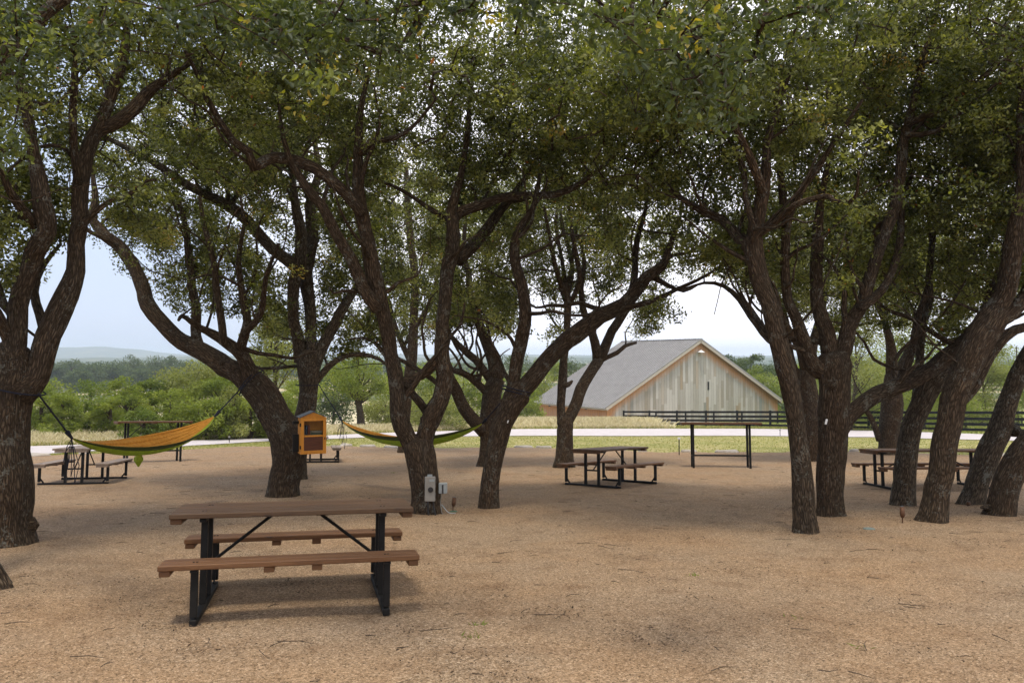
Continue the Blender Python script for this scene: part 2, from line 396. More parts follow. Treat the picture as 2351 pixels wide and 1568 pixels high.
def yard():
    xs=np.linspace(-45,45,360); n=260
    X=np.repeat(xs[None],n,0); t=np.linspace(0,1,n)[:,None]**.8
    Y=-8+(yard_edge(xs)[None]+8)*t
    def nzf(x,y): return .5*np.sin(x*1.3+.7*np.sin(y*.9))*np.cos(y*1.1+.5*np.sin(x*1.7))+.3*np.sin(x*3.7+y*2.3)+.2*np.sin(y*5.1-x*4.3)
    fade=np.clip((1-t)*14,0,1)
    Z=-K*Y+.02+.014*nzf(X,Y)*fade+.012*fade
    v=np.stack([X,Y,Z],-1).reshape(-1,3); nx=len(xs)
    i,j=np.meshgrid(np.arange(n-1),np.arange(nx-1),indexing='ij'); a=(i*nx+j).ravel()
    tag(npmesh('gravel_yard',v,[np.stack([a,a+1,a+nx+1,a+nx],1)],GRAVEL,smooth=True),kind='structure')
yard()
def road():
    ne=[(-60,14),(-30,20.5),(-16.9,27.8),(-12.2,40.5),(-7.1,47.1),(.6,48.7),(15.3,48.7),(20.8,46.3),(26,40.5),(60,30)]
    fe=[(-60,20),(-30,27),(-20.6,34.6),(-13.4,45.4),(-8.4,56),(.9,67),(19.5,68),(27.5,61),(31.8,49.5),(60,40)]
    ne=np.array(ne,float);fe=np.array(fe,float)
    t=np.linspace(0,len(ne)-1,120); k=np.arange(len(ne))
    A=np.stack([np.interp(t,k,ne[:,0]),np.interp(t,k,ne[:,1])],1);B=np.stack([np.interp(t,k,fe[:,0]),np.interp(t,k,fe[:,1])],1)
    A[:,1]+=.25*np.sin(t*9);B[:,1]+=.4*np.sin(t*7+1)
    s=np.linspace(0,1,6)[:,None,None]; M=A*(1-s)+B*s
    Z=-K*M[...,1]+.03
    v=np.concatenate([M,Z[...,None]],-1).reshape(-1,3); nx=len(t)
    i,j=np.meshgrid(np.arange(5),np.arange(nx-1),indexing='ij'); a=(i*nx+j).ravel()
    tag(npmesh('road',v,[np.stack([a,a+1,a+nx+1,a+nx],1)],ROAD,smooth=True),kind='structure')
road()
def hill(name,y,prof,depth,mat):
    us=np.linspace(-700,3000,260); pv=np.interp(us,[p[0] for p in prof],[p[1] for p in prof])
    pv=pv+1.0*np.sin(us*.021)+.6*np.sin(us*.07+1)
    xs=(us-CU)/FP*y; top=CAMZ+(825-pv)/FP*y
    rows=[];m=9
    for k in range(m):
        f=k/(m-1); rows.append(np.stack([xs*(1-.12*(1-f)),np.full_like(xs,y-depth*(1-f)),-9+(top+9)*math.sin(f*math.pi/2)],1))
    rows.append(np.stack([xs*1.1,np.full_like(xs,y+depth),np.full_like(xs,-12)],1))
    v=np.concatenate(rows); nx=len(us); m=len(rows)
    i,j=np.meshgrid(np.arange(m-1),np.arange(nx-1),indexing='ij'); a=(i*nx+j).ravel()
    tag(npmesh(name,v,[np.stack([a,a+1,a+nx+1,a+nx],1)],mat,smooth=True),kind='structure')
def mat_hill():
    m,nt,b=newmat('wooded_hill',1,.05); g=geoco(nt)
    n=noise(nt,mapping(nt,g,(.012,.012,.05)),1,7,.7)
    c=ramp(nt,n.outputs['Fac'],[(.4,(.045,.065,.028)),(.55,(.075,.095,.04)),(.66,(.26,.22,.13))]); nt.links.new(c.outputs[0],b.inputs['Base Color']); return m
HILL=mat_hill()
hill('hills',4200,[(-700,812),(0,806),(120,798),(240,797),(330,803),(430,815),(560,818),(900,812),(1250,814),(1700,818),(2400,812),(3000,815)],900,HILL)
hill('near_hills',2300,[(-700,822),(100,824),(300,821),(420,818),(700,822),(1200,819),(1800,822),(3000,820)],500,HILL)
# ------------------------------------------------------------------ trees
def catmull(pts,step):
    pts=np.asarray(pts,float); out=[]
    p=np.vstack([2*pts[0]-pts[1],pts,2*pts[-1]-pts[-2]])
    for i in range(1,len(p)-2):
        L=np.linalg.norm(p[i+1,:3]-p[i,:3]); n=max(2,int(L/step))
        for t in np.arange(n)/n:
            a=2*p[i];b=p[i+1]-p[i-1];c=2*p[i-1]-5*p[i]+4*p[i+1]-p[i+2];d=-p[i-1]+3*p[i]-3*p[i+1]+p[i+2]
            out.append(.5*(a+b*t+c*t*t+d*t**3))
    out.append(p[-2]); return np.array(out)
class Tube:
    def __init__(s): s.v=[];s.a=[];s.f=[];s.n=0
    def add(s,pts,rad,k=12,rough=.0,seed=0,s0=0.,root=False):
        pts=np.asarray(pts,float);rad=np.asarray(rad,float);n=len(pts)
        T=np.gradient(pts,axis=0); T/=np.linalg.norm(T,axis=1)[:,None]+1e-9
        nx=np.cross([0,1.,0.2],T[0]); nx/=np.linalg.norm(nx)+1e-9
        th=np.arange(k)*2*math.pi/k; c,sn=np.cos(th),np.sin(th)
        L=np.concatenate([[0],np.cumsum(np.linalg.norm(np.diff(pts,axis=0),axis=1))])+s0
        V=np.empty((n,k,3));A=np.empty((n,k,3))
        for i in range(n):
            t=T[i]; nx=nx-t*np.dot(nx,t); nx/=np.linalg.norm(nx)+1e-9; ny=np.cross(t,nx)
            r=rad[i]
            m=1.0
            if rough:
                m=1+rough*(.5*np.sin(2*th+seed+L[i]*1.1)+.4*np.sin(3*th+seed*2-L[i]*2.3)+.35*np.sin(5*th+L[i]*5.1+seed)+.3*np.sin(7*th+L[i]*1.3*seed)*np.sin(L[i]*4))
                if root and L[i]<.55:
                    q=(1-L[i]/.55)**2; m=m*(1+q*(.22+.20*np.maximum(0,np.sin(5*th+seed))+.1*np.sin(3*th+2*seed)))
            V[i]=pts[i]+(r*m*c)[:,None]*nx+(r*m*sn)[:,None]*ny if np.ndim(m) else pts[i]+r*(c[:,None]*nx+sn[:,None]*ny)
            A[i,:,0]=c*r;A[i,:,1]=sn*r;A[i,:,2]=L[i]*.17
        s.v.append(V.reshape(-1,3));A[...,0]+=seed*.37;s.a.append(A.reshape(-1,3))
        i,j=np.meshgrid(np.arange(n-1),np.arange(k),indexing='ij'); a=i*k+j; b=i*k+(j+1)%k
        s.f.append(np.stack([a,b,b+k,a+k],-1).reshape(-1,4)+s.n); s.n+=n*k
        if not root:
            sp=pts[0]-T[0]*rad[0]*.6; s.v.append(sp[None]);s.a.append(A[0,0][None]); b0=s.n-n*k; jj=np.arange(k)
            s.f.append(np.stack([b0+(jj+1)%k,b0+jj,np.full(k,s.n),np.full(k,s.n)],1)); s.n+=1
        # close the tip
        tip=pts[-1]+T[-1]*rad[-1]*.6
        s.v.append(tip[None]);s.a.append(A[-1,0][None]); base=s.n-k-(0 if root else 1); tp=s.n; s.n+=1
        jj=np.arange(k); s.f.append(np.stack([base+jj,base+(jj+1)%k,np.full(k,tp),np.full(k,tp)],1)[:, :])
    def build(s,name,mat,parent,org):
        v=np.concatenate(s.v)-org
        F=np.concatenate(s.f); tri=F[:,2]==F[:,3]
        return npmesh(name,v,[F[~tri],F[tri][:,:3]],mat,parent,{'bark':('FLOAT_VECTOR','POINT',np.concatenate(s.a))},smooth=True)
def leaf_mesh(name,cent,size,tone,mat,parent,org,detail=False,updir=.35,elong=2.1,rg=rng):
    n=len(cent)
    nrm=rg.normal(size=(n,3)); nrm[:,2]+=updir*2; nrm/=np.linalg.norm(nrm,axis=1)[:,None]
    a=rg.normal(size=(n,3)); a[:,2]-=.25; a-=nrm*np.sum(a*nrm,1)[:,None]; a/=np.linalg.norm(a,axis=1)[:,None]
    b=np.cross(nrm,a); L=(size*(.75+.5*rg.random(n)))[:,None]; W=L/elong
    c=cent-org
    if not detail:
        v=np.stack([c-a*L/2,c+b*W/2+a*L*.08,c+a*L/2,c-b*W/2+a*L*.08],1).reshape(-1,3)
        f=np.arange(n*4).reshape(n,4)
        at=tone
    else:
        up=nrm*L*.10
        v=np.stack([c-a*L/2,c+b*W*.42-a*L*.18+up,c+b*W*.48+a*L*.16+up,c+a*L/2-up*.4,c-b*W*.48+a*L*.16+up,c-b*W*.42-a*L*.18+up],1).reshape(-1,3)
        k=np.arange(n)*6
        f=np.concatenate([np.stack([k,k+1,k+2,k+3],1),np.stack([k,k+3,k+4,k+5],1)])
        at=np.concatenate([tone,tone])
    return npmesh(name,v,[f],mat,parent,{'tone':('FLOAT','FACE',at)})
# underside of the grove's canopy and its sky openings, in plan pixels
UND=np.array([(-400,780),(0,720),(60,690),(120,600),(210,555),(245,590),(300,690),(420,745),(560,770),(640,800),(760,860),(880,830),(960,800),(1060,760),(1130,795),(1180,785),(1215,650),(1250,680),(1275,780),(1330,770),(1380,700),(1440,700),(1470,770),(1520,740),(1560,665),(1600,640),(1660,650),(1720,690),(1800,730),(1900,760),(2000,830),(2100,850),(2200,800),(2260,740),(2351,700),(2800,700)])
def keepmask(c,slack=0):
    u,v,d=proj(c)
    lim=np.interp(u,UND[:,0],UND[:,1])
    vis=(d>0.5)
    return ~(vis&(v+ .22*FP/np.maximum(d,.5)>lim+slack))
LIMBS=[]
def infront(C,rg,p=.86):
    L=np.concatenate(LIMBS); u,v,d=proj(C); lu,lv,ld=proj(L[:,:3]); lw=L[:,3]*FP/np.maximum(ld,.5)
    out=np.zeros(len(C),bool)
    for i in range(0,len(C),400):
        a=slice(i,i+400); D=np.hypot(u[a,None]-lu[None],v[a,None]-lv[None])-lw[None]-.19*FP/np.maximum(d[a,None],.5)
        out[a]=np.any((D<0)&(d[a,None]<ld[None]),axis=1)
    return out&(rg.random(len(C))<p)
TREES=0
SPECS=[]
def oak(label,Y0,limbs,crown,**kw):
    SPECS.append((label,Y0,limbs,crown,kw))
    for L in limbs:
        off,pts=L[0],L[1]; d0=L[2] if len(L)>2 else 0.; m=len(pts); pp=[]
        for i,(uu,vv,ww) in enumerate(pts):
            Y=Y0+d0+(off-d0)*(i/max(1,m-1))**1.2; pp.append((*P(uu,vv,Y),ww*Y/FP/2))
        c=catmull(pp,.16 if Y0<16 else .3); q=c[c[:,3]>.045][::2]
        if len(q) and Y0>8: LIMBS.append(q)
def build_oak(label,Y0,limbs,crown,lab_leaf=None,ncl=420,leaf=.062,nl=80,mat=None,bmat=None,detail=False,base_tone=0.,extra=None,slack=0,csz=.215,group='live oaks of the grove',near_fill=True):
    """limbs: list of (end depth offset, [(u,v,w)...]); first is the trunk; crown: list of (x,y,z,rx,ry,rz,weight)"""
    global TREES; TREES+=1; sd=TREES*1.7
    rg=np.random.default_rng(100+TREES)
    u,v,wd=limbs[0][1][0]; b=P(u,v,Y0); org=np.array([b[0],Y0,-K*Y0])
    root=empty('live_oak',org,label,'tree',group)
    tb=Tube(); sk=[];skr=[]
    for li,L in enumerate(limbs):
        off,pts=L[0],L[1]; d0=L[2] if len(L)>2 else 0.
        pp=[]; m=len(pts)
        for i,(uu,vv,ww) in enumerate(pts):
            f=i/max(1,m-1); Y=Y0+d0+(off-d0)*f**1.2; q=P(uu,vv,Y); a,yy,zz=ray(uu,vv); ww=ww*(.95 if li==0 else .87)
            pp.append((*q,ww*Y/yy/FP/2))
        if li==0:
            p0=list(pp[0]); p0[2]=-K*p0[1]-.12 ; pp[0]=tuple(p0)
        c=catmull(pp,.16 if Y0<16 else .3)
        n=len(c); wob=rg.normal(size=(n,3)); ker=np.ones(5)/5
        for k in range(3): wob[:,k]=np.convolve(wob[:,k],ker,'same')
        amp=np.minimum(c[:,3]*.35,.03); amp[0]=0
        c[:,:3]+=wob*amp[:,None]
        rad=c[:,3]*(1+.10*np.convolve(rg.normal(size=n),ker,'same'))
        kk=20 if (li==0 and Y0<16) else 14 if Y0<16 else 10
        tb.add(c[:,:3],np.maximum(rad,.006),kk,.07 if li==0 else .06,sd+li,0,li==0)
        # knots and scars
        if Y0<16 and c[0,3]>.05:
            for q in range(max(1,n//14)):
                i=rg.integers(1,n-1)
                dr=rg.normal(size=3); t=c[min(i+1,n-1),:3]-c[i-1,:3]; dr-=t*np.dot(dr,t)/(np.dot(t,t)+1e-9); dr/=np.linalg.norm(dr)+1e-9
                r=c[i,3]; tb.add([c[i,:3]+dr*r*.5,c[i,:3]+dr*r*1.02,c[i,:3]+dr*r*1.12],[r*.42,r*.3,r*.12],7,.1,sd+q)
        st=0 if li else int(n*.55)
        sk.append(c[st:,:3]);skr.append(c[st:,3])
    S=np.concatenate(sk);SR=np.concatenate(skr)
    if Y0>8:
        cand=np.where((SR>.03)&(SR<.13))[0]
        for q in range(int(10+ncl/60)):
            if not len(cand): break
            i=int(rg.choice(cand)); a=S[i]; r0=SR[i]*(.30+.2*rg.random()); L=(.9+1.5*rg.random())*(1 if Y0<16 else 1.4)
            d=rg.normal(size=3); d[2]=abs(d[2])*.9+.25; d/=np.linalg.norm(d); pp=[(*a,r0)]; p=a.copy(); n=6
            for k in range(1,n+1):
                d=d+rg.normal(size=3)*.30+np.array([0,0,.05]); d/=np.linalg.norm(d); p=p+d*L/n; pp.append((*p,r0*(1-k/n*.75)))
            if not keepmask(np.array([p]),40)[0]: continue
            c=catmull(pp,.12); tb.add(c[:,:3],np.maximum(c[:,3],.005),7,.06,sd+q)
            sk.append(c[:,:3]);skr.append(c[:,3])
        S=np.concatenate(sk);SR=np.concatenate(skr)
    # cluster centres
    cs=[]
    tw=sum(x[6] for x in crown)
    for (x,y,z,rx,ry,rz,wt) in crown:
        n=int(ncl*wt/tw*1.0); q=rg.normal(size=(n*4,3)); q/=np.linalg.norm(q,axis=1)[:,None]; q*=(rg.random((n*4,1))**.42)
        q=q*np.array([rx,ry,rz])+np.array([x,y,z]); q=q[keepmask(q,slack)][:n]; cs.append(q)
    # foliage along the outer limbs
    thin=S[SR<.075]
    if len(thin) and near_fill:
        n=int(ncl*.35); q=thin[rg.integers(0,len(thin),n*3)]+rg.normal(size=(n*3,3))*np.array([.38,.38,.32]); q=q[keepmask(q,slack)][:n]; cs.append(q)
    if Y0>8:
        _,vs,_d=proj(S); LP=S[(vs>330)&(vs<900)]
        if len(LP):
            n=int(ncl*.27); sc=1 if Y0<16 else 1.35
            q=LP[rg.integers(0,len(LP),n*4)]+np.stack([rg.normal(size=n*4)*.55*sc,.15+1.5*sc*rg.random(n*4),rg.normal(size=n*4)*.45*sc],1)
            q=q[keepmask(q,slack)][:n]; cs.append(q)
    if extra is not None:
        for (uu,vv,YY,ru,n) in extra:
            q=np.array([P(uu+rg.normal()*ru*.45,vv+rg.normal()*ru*.35,YY+rg.normal()*.35) for _ in range(n)]); cs.append(q)
    C=np.concatenate(cs)
    C=C[C[:,2]>gz(C[:,0],C[:,1])+1.2]
    C=C[~infront(C,rg,.94 if Y0>8 else .35)]
    # connect clusters: grow twigs from the nearest wood
    nodes=list(S); parent=[-1]*len(S); cnt=[0]*len(S); NP=np.array(nodes)
    cap=len(S)+len(C)*9+10; buf=np.zeros((cap,3)); buf[:len(S)]=S; m=len(S); S0=m
    d=np.min(np.linalg.norm(C[:,None]-S[None,::3],axis=2),axis=1) if len(C)*len(S)<6e6 else rg.random(len(C))
    order=np.argsort(d); paths=[]; keep=[]
    for ci in order:
        p=C[ci]; dd=np.linalg.norm(buf[:m]-p,axis=1); dd[:S0]*=1.0; j=int(np.argmin(dd)); L=dd[j]
        if L>2.6: continue
        keep.append(ci)
        ns=int(min(8,max(1,math.ceil(L/.4)))); a=buf[j]; ids=[j]
        side=rg.normal(size=3)*L*.10; 
        for k in range(1,ns+1):
            f=k/ns; q=a*(1-f)+p*f+side*math.sin(math.pi*f)+np.array([0,0,.10*L*math.sin(math.pi*f)])
            if k<ns: q=q+rg.normal(size=3)*.02
            buf[m]=q; parent.append(ids[-1]); cnt.append(0); ids.append(m); m+=1
        paths.append(ids)
        k=ids[-1]
        while k>=S0: cnt[k]+=1; k=parent[k]
    C=C[keep]
    for ids in paths:
        r=[.0042*math.sqrt(max(cnt[i],1))+.0015 if i>=S0 else 0 for i in ids]; r[0]=r[1]*1.15; r[-1]=.003
        tb.add(buf[ids],r,5 if r[1]>.012 else 3,0,sd)
    tb.build('trunk',bmat or BARK,root,org)
    # leaves
    uu,vv,dp=proj(C); vis=(dp>0)&(vv>-160)&(uu>-150)&(uu<2500)
    out=[];sz=[];tn=[]
    ctone=np.clip(rg.normal(.42+base_tone,.20,len(C)),.05,.80); ctone[rg.random(len(C))<.02]=.93
    for vm,n,sc in ((vis,nl,1.0),(~vis,int(nl*.15),1.8)):
        cc=C[vm]; 
        if not len(cc): continue
        rep=np.repeat(cc,n,0); q=rg.normal(size=(len(rep),3)); q/=np.linalg.norm(q,axis=1)[:,None]
        q*=(rg.random((len(rep),1))**.5)*np.array([1.15,1.15,.8])*csz*(.6+.8*np.repeat(rg.random(len(cc)),n))[:,None]
        out.append(rep+q); sz.append(np.full(len(rep),leaf*sc)); t=np.repeat(ctone[vm],n)+rg.normal(size=len(rep))*.16
        t=np.clip(t,0,.96); t=np.where(np.repeat(ctone[vm],n)<.9,np.minimum(t,.87),t); br=rg.random(len(rep))<.0015; t[br]=1.0; tn.append(t)
    out=np.concatenate(out)
    leaf_mesh('crown',out,np.concatenate(sz),np.concatenate(tn),mat or LEAF,root,org,detail,rg=rg)
    return root,len(out)
NL=0
def dome(x,y,z,r,rz=1.5,w=1.): return (x,y,z,r,r,rz,w)
# -- T0 near left edge, its limb sweeps overhead
def treeT0():
    L=[(0.3,[(-30,1350,118),(-58,1290,92),(-95,1150,84),(-140,900,78),(-170,600,70),(-180,300,60),(-150,50,50)]),
       (-1.9,[(-170,560,46),(-60,250,40),(120,20,34),(400,-120,28),(700,-150,22),(1000,-120,18),(1350,-130,12)],.1),
       (-2.6,[(1000,-120,14),(1300,-200,12),(1600,-160,9),(1900,-120,6)],-1.8),
       (-.5,[(-150,50,40),(0,-200,34),(200,-420,24),(420,-560,14)],.3),
       (-2.,[(-150,50,36),(-260,-260,30),(-200,-560,20)],.3)]
    ex=[(690,70,4.7,110,20),(760,180,4.8,90,10),(600,10,4.9,120,14),(850,30,4.7,120,14),(450,-10,4.9,150,14),(60,60,5.4,120,14),(10,330,5.6,70,12),(25,200,5.6,70,9),
        (1000,10,4.6,110,10),(1180,-20,4.5,130,10),(1330,20,4.4,120,9),(1590,170,4.4,100,16),(1530,70,4.4,130,14),(1640,260,4.5,70,7),(1900,-10,4.3,100,9),(1730,40,4.4,120,10),(280,-20,5.1,140,12),(900,130,5.0,80,7),(180,120,5.4,110,8)]
    return oak('live oak at the lower left corner with only its root and overhead leaf sprays showing',7.0,L,
      [(-3.5,5,5.6,2.6,2.4,.9,1),(0,4.2,5.4,3.,1.6,.7,.8),(3.2,4.0,5.4,2.5,1.6,.7,.8)],ncl=110,leaf=.050,nl=46,detail=True,extra=ex,csz=.18,mat=LEAF_NEW,near_fill=False,slack=-3000 if False else 0)
treeT0()
oak('thick leaning live oak at the left edge, the near hammock tied to it',9.2,[
 (0,[(4,1250,140),(4,1180,126),(8,1120,136),(0,1000,130),(5,920,140),(20,850,118),(26,800,80)]),
 (-.5,[(20,860,80),(36,780,56),(44,700,46),(62,640,46),(80,575,50),(106,525,46),(102,475,48),(92,425,42),(80,370,34),(64,280,28),(50,190,20),(40,80,12)]),
 (-.9,[(80,520,28),(50,480,26),(26,440,20),(0,380,14)],-.2),
 (.9,[(45,900,90),(84,861,60),(114,767,56),(154,673,56),(174,620,46),(177,560,42),(184,500,42),(190,400,44),(212,325,40),(235,270,34),(262,200,32),(286,130,26),(296,40,16)]),
 (1.6,[(225,300,34),(280,270,32),(325,225,28),(362,195,22),(430,150,14),(480,90,8)],.6),
 (-.8,[(180,420,24),(165,300,22),(170,180,18),(165,60,12)],.3),
 (1.2,[(106,790,26),(90,725,24),(76,670,22),(100,610,14),(140,560,8)],.2),
 (-1.0,[(30,800,34),(-10,720,28),(-60,640,22),(-120,500,16)]),
 ],[dome(-5.4,9.2,5.2,2.6,1.3,1.2),dome(-6.8,9.0,4.3,1.8,1.2,.7),dome(-4.0,10.2,5.9,2.2,1.,.8)],ncl=620,nl=82)
oak('live oak curving to the left with the orange library box on its trunk',14.5,[
 (0,[(650,1138,74),(655,1090,72),(664,1048,75),(653,1000,76),(628,955,74),(605,908,76),(575,875,66)]),
 (1.2,[(590,892,70),(545,856,56),(515,842,54),(468,809,50),(421,786,45),(375,743,42),(342,701,42),(320,645,38),(280,575,34),(240,540,28),(212,505,22),(219,465,18),(215,420,12),(205,340,8)]),
 (.2,[(462,806,28),(450,776,25),(449,700,24),(440,650,22),(430,575,18),(424,510,14),(400,430,8)],.3),
 (-1.2,[(600,900,50),(580,866,42),(560,816,32),(528,790,28),(489,768,23),(460,753,18),(440,738,14),(419,726,12),(410,736,7)]),
 (-1.,[(513,790,22),(510,745,20),(500,675,18),(490,600,16),(470,525,13),(458,450,8)],-.8),
 (-.8,[(553,797,28),(562,768,26),(568,735,22),(556,660,18),(548,600,14),(560,520,9)],-.4),
 (-1.6,[(560,770,18),(600,720,16),(610,640,12),(640,560,8)],-.5),
 ],[dome(-5.4,14.2,5.6,3.,1.8,1.2),dome(-6.6,15,4.2,2.4,1.4,.9),dome(-3.8,14.5,6.6,2.6,1.5,.8)],ncl=640,nl=80,extra=[(430,640,14.9,90,16),(520,650,14.6,90,16),(600,690,14.4,80,16),(350,560,15.3,80,16),(460,560,14.8,110,20),(560,560,14.4,110,20),(300,500,15.4,80,12)])
oak('upright live oak standing behind the orange library box',18.,[
 (0,[(668,1100,62),(675,1050,58),(690,990,50),(705,930,48),(706,880,48),(704,835,54),(702,812,50)]),
 (-.8,[(690,830,34),(682,769,34),(672,735,32),(675,650,34),(690,600,34),(692,540,30),(686,500,28),(676,450,22),(668,380,14),(650,300,9)]),
 (.4,[(712,830,36),(714,769,32),(712,700,34),(702,625,42),(720,550,32),(712,475,28),(730,400,20),(720,310,12)]),
 (-3.0,[(700,625,38),(650,590,32),(600,545,30),(550,490,30),(500,460,27),(435,430,24),(370,385,21),(300,345,17),(245,318,13),(200,300,8)],-.2),
 (1.0,[(722,840,34),(738,800,30),(770,745,28),(800,690,24),(830,640,18),(860,560,10)]),
 (1.4,[(722,880,20),(753,843,18),(790,820,14),(830,815,12),(872,826,9),(900,850,5)]),
 (-.6,[(690,840,10),(669,842,9),(601,846,8),(560,830,5)]),
 ],[dome(-4.8,18,6.0,3.2,2.,1.),dome(-3.2,18.5,4.2,2.0,1.4,.6),dome(-6.6,16.5,6.3,2.6,1.4,.6)],ncl=620,nl=70,leaf=.082,csz=.26,bmat=BARK2,base_tone=.03,extra=[(770,720,18.6,90,22),(800,780,18.8,70,14),(640,740,18.2,60,14),(620,640,18,80,14),(790,640,18.8,100,22),(730,560,18.5,110,20)])
oak('forked live oak near the centre with the grey electrical panel on its trunk',12.1,[
 (0,[(978,1178,66),(978,1140,68),(974,1095,70),(968,1048,72),(962,1015,72)]),
 (-.9,[(950,1030,50),(936,1001,47),(919,955,50),(916,908,38),(910,861,42),(896,814,35),(890,767,40),(882,720,40),(872,673,42),(857,625,44),(842,550,36),(832,500,34),(823,450,32),(822,375,27),(824,325,22),(830,240,16),(850,150,10)]),
 (-2.2,[(832,490,30),(804,455,30),(780,425,29),(725,385,30),(660,365,30),(610,372,28),(582,388,24),(570,352,22),(532,325,20),(505,280,18),(475,225,15),(450,165,12),(420,110,8)],-.7),
 (-1.4,[(868,710,38),(836,665,34),(809,600,30),(772,540,28),(740,475,26),(700,425,24),(672,380,20),(650,320,13),(640,240,8)],-.5),
 (-1.9,[(826,350,20),(850,330,18),(876,322,16),(905,318,13),(950,290,9),(1000,230,6)],-.8),
 (.8,[(968,1030,46),(980,985,46),(990,955,50),(1010,917,42),(1020,861,40),(1016,814,36),(1020,760,36),(1024,690,34),(1029,625,36),(1039,575,40),(1039,525,38),(1034,480,32),(1050,430,22),(1064,375,17),(1074,300,16),(1079,230,11),(1090,140,7)]),
 (-.5,[(1036,508,32),(1060,490,28),(1104,475,25),(1154,455,23),(1209,450,19),(1274,447,17),(1334,420,14),(1409,360,9),(1460,300,6)],.7),
 (1.6,[(1050,600,38),(1068,582,34),(1104,545,31),(1134,500,29),(1164,465,22),(1200,420,15),(1240,350,10)],.7),
 (.2,[(916,885,28),(940,872,26),(968,861,25),(996,842,22),(1015,820,20)]),
 (.4,[(930,880,20),(950,905,22),(977,936,22),(990,960,24)]),
 ],[dome(-1.6,12.,6.0,2.8,1.4,1.2),dome(-3.,11.2,5.9,2.2,1.3,.9),dome(.6,12.2,5.9,2.5,1.4,1.1),dome(-.9,12.6,4.0,.9,1.2,.25)],ncl=900,nl=70,base_tone=-.03,extra=[(985,740,12.9,70,26),(960,680,12.9,80,24),(940,600,12.8,80,18),(1000,780,13.,45,10),(1080,640,13.1,70,12)])
oak('slim live oak leaning right, the far hammock strap wrapped round its fork',12.7,[
 (0,[(1120,1164,50),(1124,1110,48),(1136,1048,49),(1147,1001,53),(1164,955,50),(1188,910,60),(1200,893,56)]),
 (1.3,[(1180,920,54),(1230,861,48),(1268,814,47),(1317,767,48),(1376,724,42),(1434,700,36),(1484,640,32),(1519,615,24),(1534,575,16),(1560,500,10)]),
 (-.6,[(1176,905,38),(1179,884,30),(1190,814,33),(1200,767,33),(1206,720,31),(1199,673,28),(1192,640,28),(1180,600,27),(1184,550,25),(1199,520,22),(1224,480,16),(1240,400,10)]),
 (1.8,[(1500,635,18),(1534,655,12),(1570,668,8),(1600,655,5)],1.2),
 (2.,[(1440,695,22),(1455,640,18),(1462,565,16),(1480,490,11),(1490,420,7)],1.1),
 ],[dome(1.0,12.9,5.8,2.3,1.4,1),dome(2.3,13.8,5.0,1.6,1.2,.8),dome(-.1,12.4,5.2,1.6,1.2,.6)],ncl=520,nl=70,extra=[(1130,740,13.2,60,14),(1110,690,13.4,60,10),(1500,720,13.9,45,9)])
oak('dark-trunked live oak further back, half hidden behind the hammock oaks',22.,[
 (0,[(1112,1070,34),(1118,1020,32),(1118,970,36),(1123,935,42),(1128,905,44),(1140,870,40)]),
 (-1.5,[(1110,990,36),(1094,973,36),(1066,936,33),(1048,898,31),(1034,870,28),(1020,830,20),(1000,780,12)]),
 (1.2,[(1140,870,38),(1132,828,30),(1108,767,25),(1094,720,22),(1080,673,20),(1078,625,17),(1066,585,14),(1070,500,9)]),
 (.4,[(1130,880,24),(1090,828,22),(1057,800,17),(1034,772,12),(1010,720,8)]),
 (-.8,[(1122,905,22),(1080,865,20),(1043,851,16),(1000,845,9)]),
 ],[dome(-1,22,5.8,3.2,2.,1),dome(-1.8,22,3.4,2.2,1.6,.8)],ncl=460,nl=70,leaf=.082,csz=.28,base_tone=.06,extra=[(1140,730,21,60,12),(1140,640,22,80,24),(1050,700,22.5,70,16)])
oak('live oak forking low behind the centre picnic table, in front of the barn',21.6,[
 (0,[(1291,1072,42),(1296,1025,36),(1297,990,36),(1298,960,36)]),
 (.4,[(1290,975,26),(1289,947,23),(1290,908,24),(1293,869,25),(1295,830,21),(1299,790,20),(1303,740,20),(1302,700,22),(1299,650,20)]),
 (0,[(1294,885,18),(1306,882,14),(1314,874,6)]),
 (-.8,[(1299,690,16),(1279,625,13),(1264,550,10),(1249,475,7)],.4),
 (.8,[(1301,670,14),(1290,600,11),(1276,520,9),(1284,450,5)],.4),
 (1.4,[(1303,680,15),(1312,610,12),(1292,525,9),(1284,475,6)],.4),
 (-1.2,[(1306,700,14),(1329,650,13),(1319,575,11),(1309,500,8),(1300,430,5)],.4),
 (.9,[(1299,972,30),(1323,927,30),(1335,892,31),(1354,861,31),(1374,828,32)]),
 (.2,[(1372,830,26),(1366,787,23),(1351,744,19),(1337,705,19),(1334,660,15),(1342,600,12),(1330,540,8)],.9),
 (1.8,[(1376,825,27),(1388,800,26),(1405,759,25),(1429,724,24),(1448,690,20),(1455,630,16),(1462,565,13),(1470,500,9)],.9),
 (2.2,[(1378,828,14),(1417,810,13),(1436,794,11),(1460,787,7)],.9),
 ],[dome(1.9,21.6,5.6,2.6,2.,1),dome(3.2,22,4.4,1.8,1.6,.5)],ncl=420,nl=70,leaf=.082,csz=.28,base_tone=.08,extra=[(1290,715,21.6,50,16),(1280,760,21.4,28,8),(1490,700,22,50,14),(1500,745,22,30,8),(1470,760,22,20,4),(1400,640,22,60,12)])
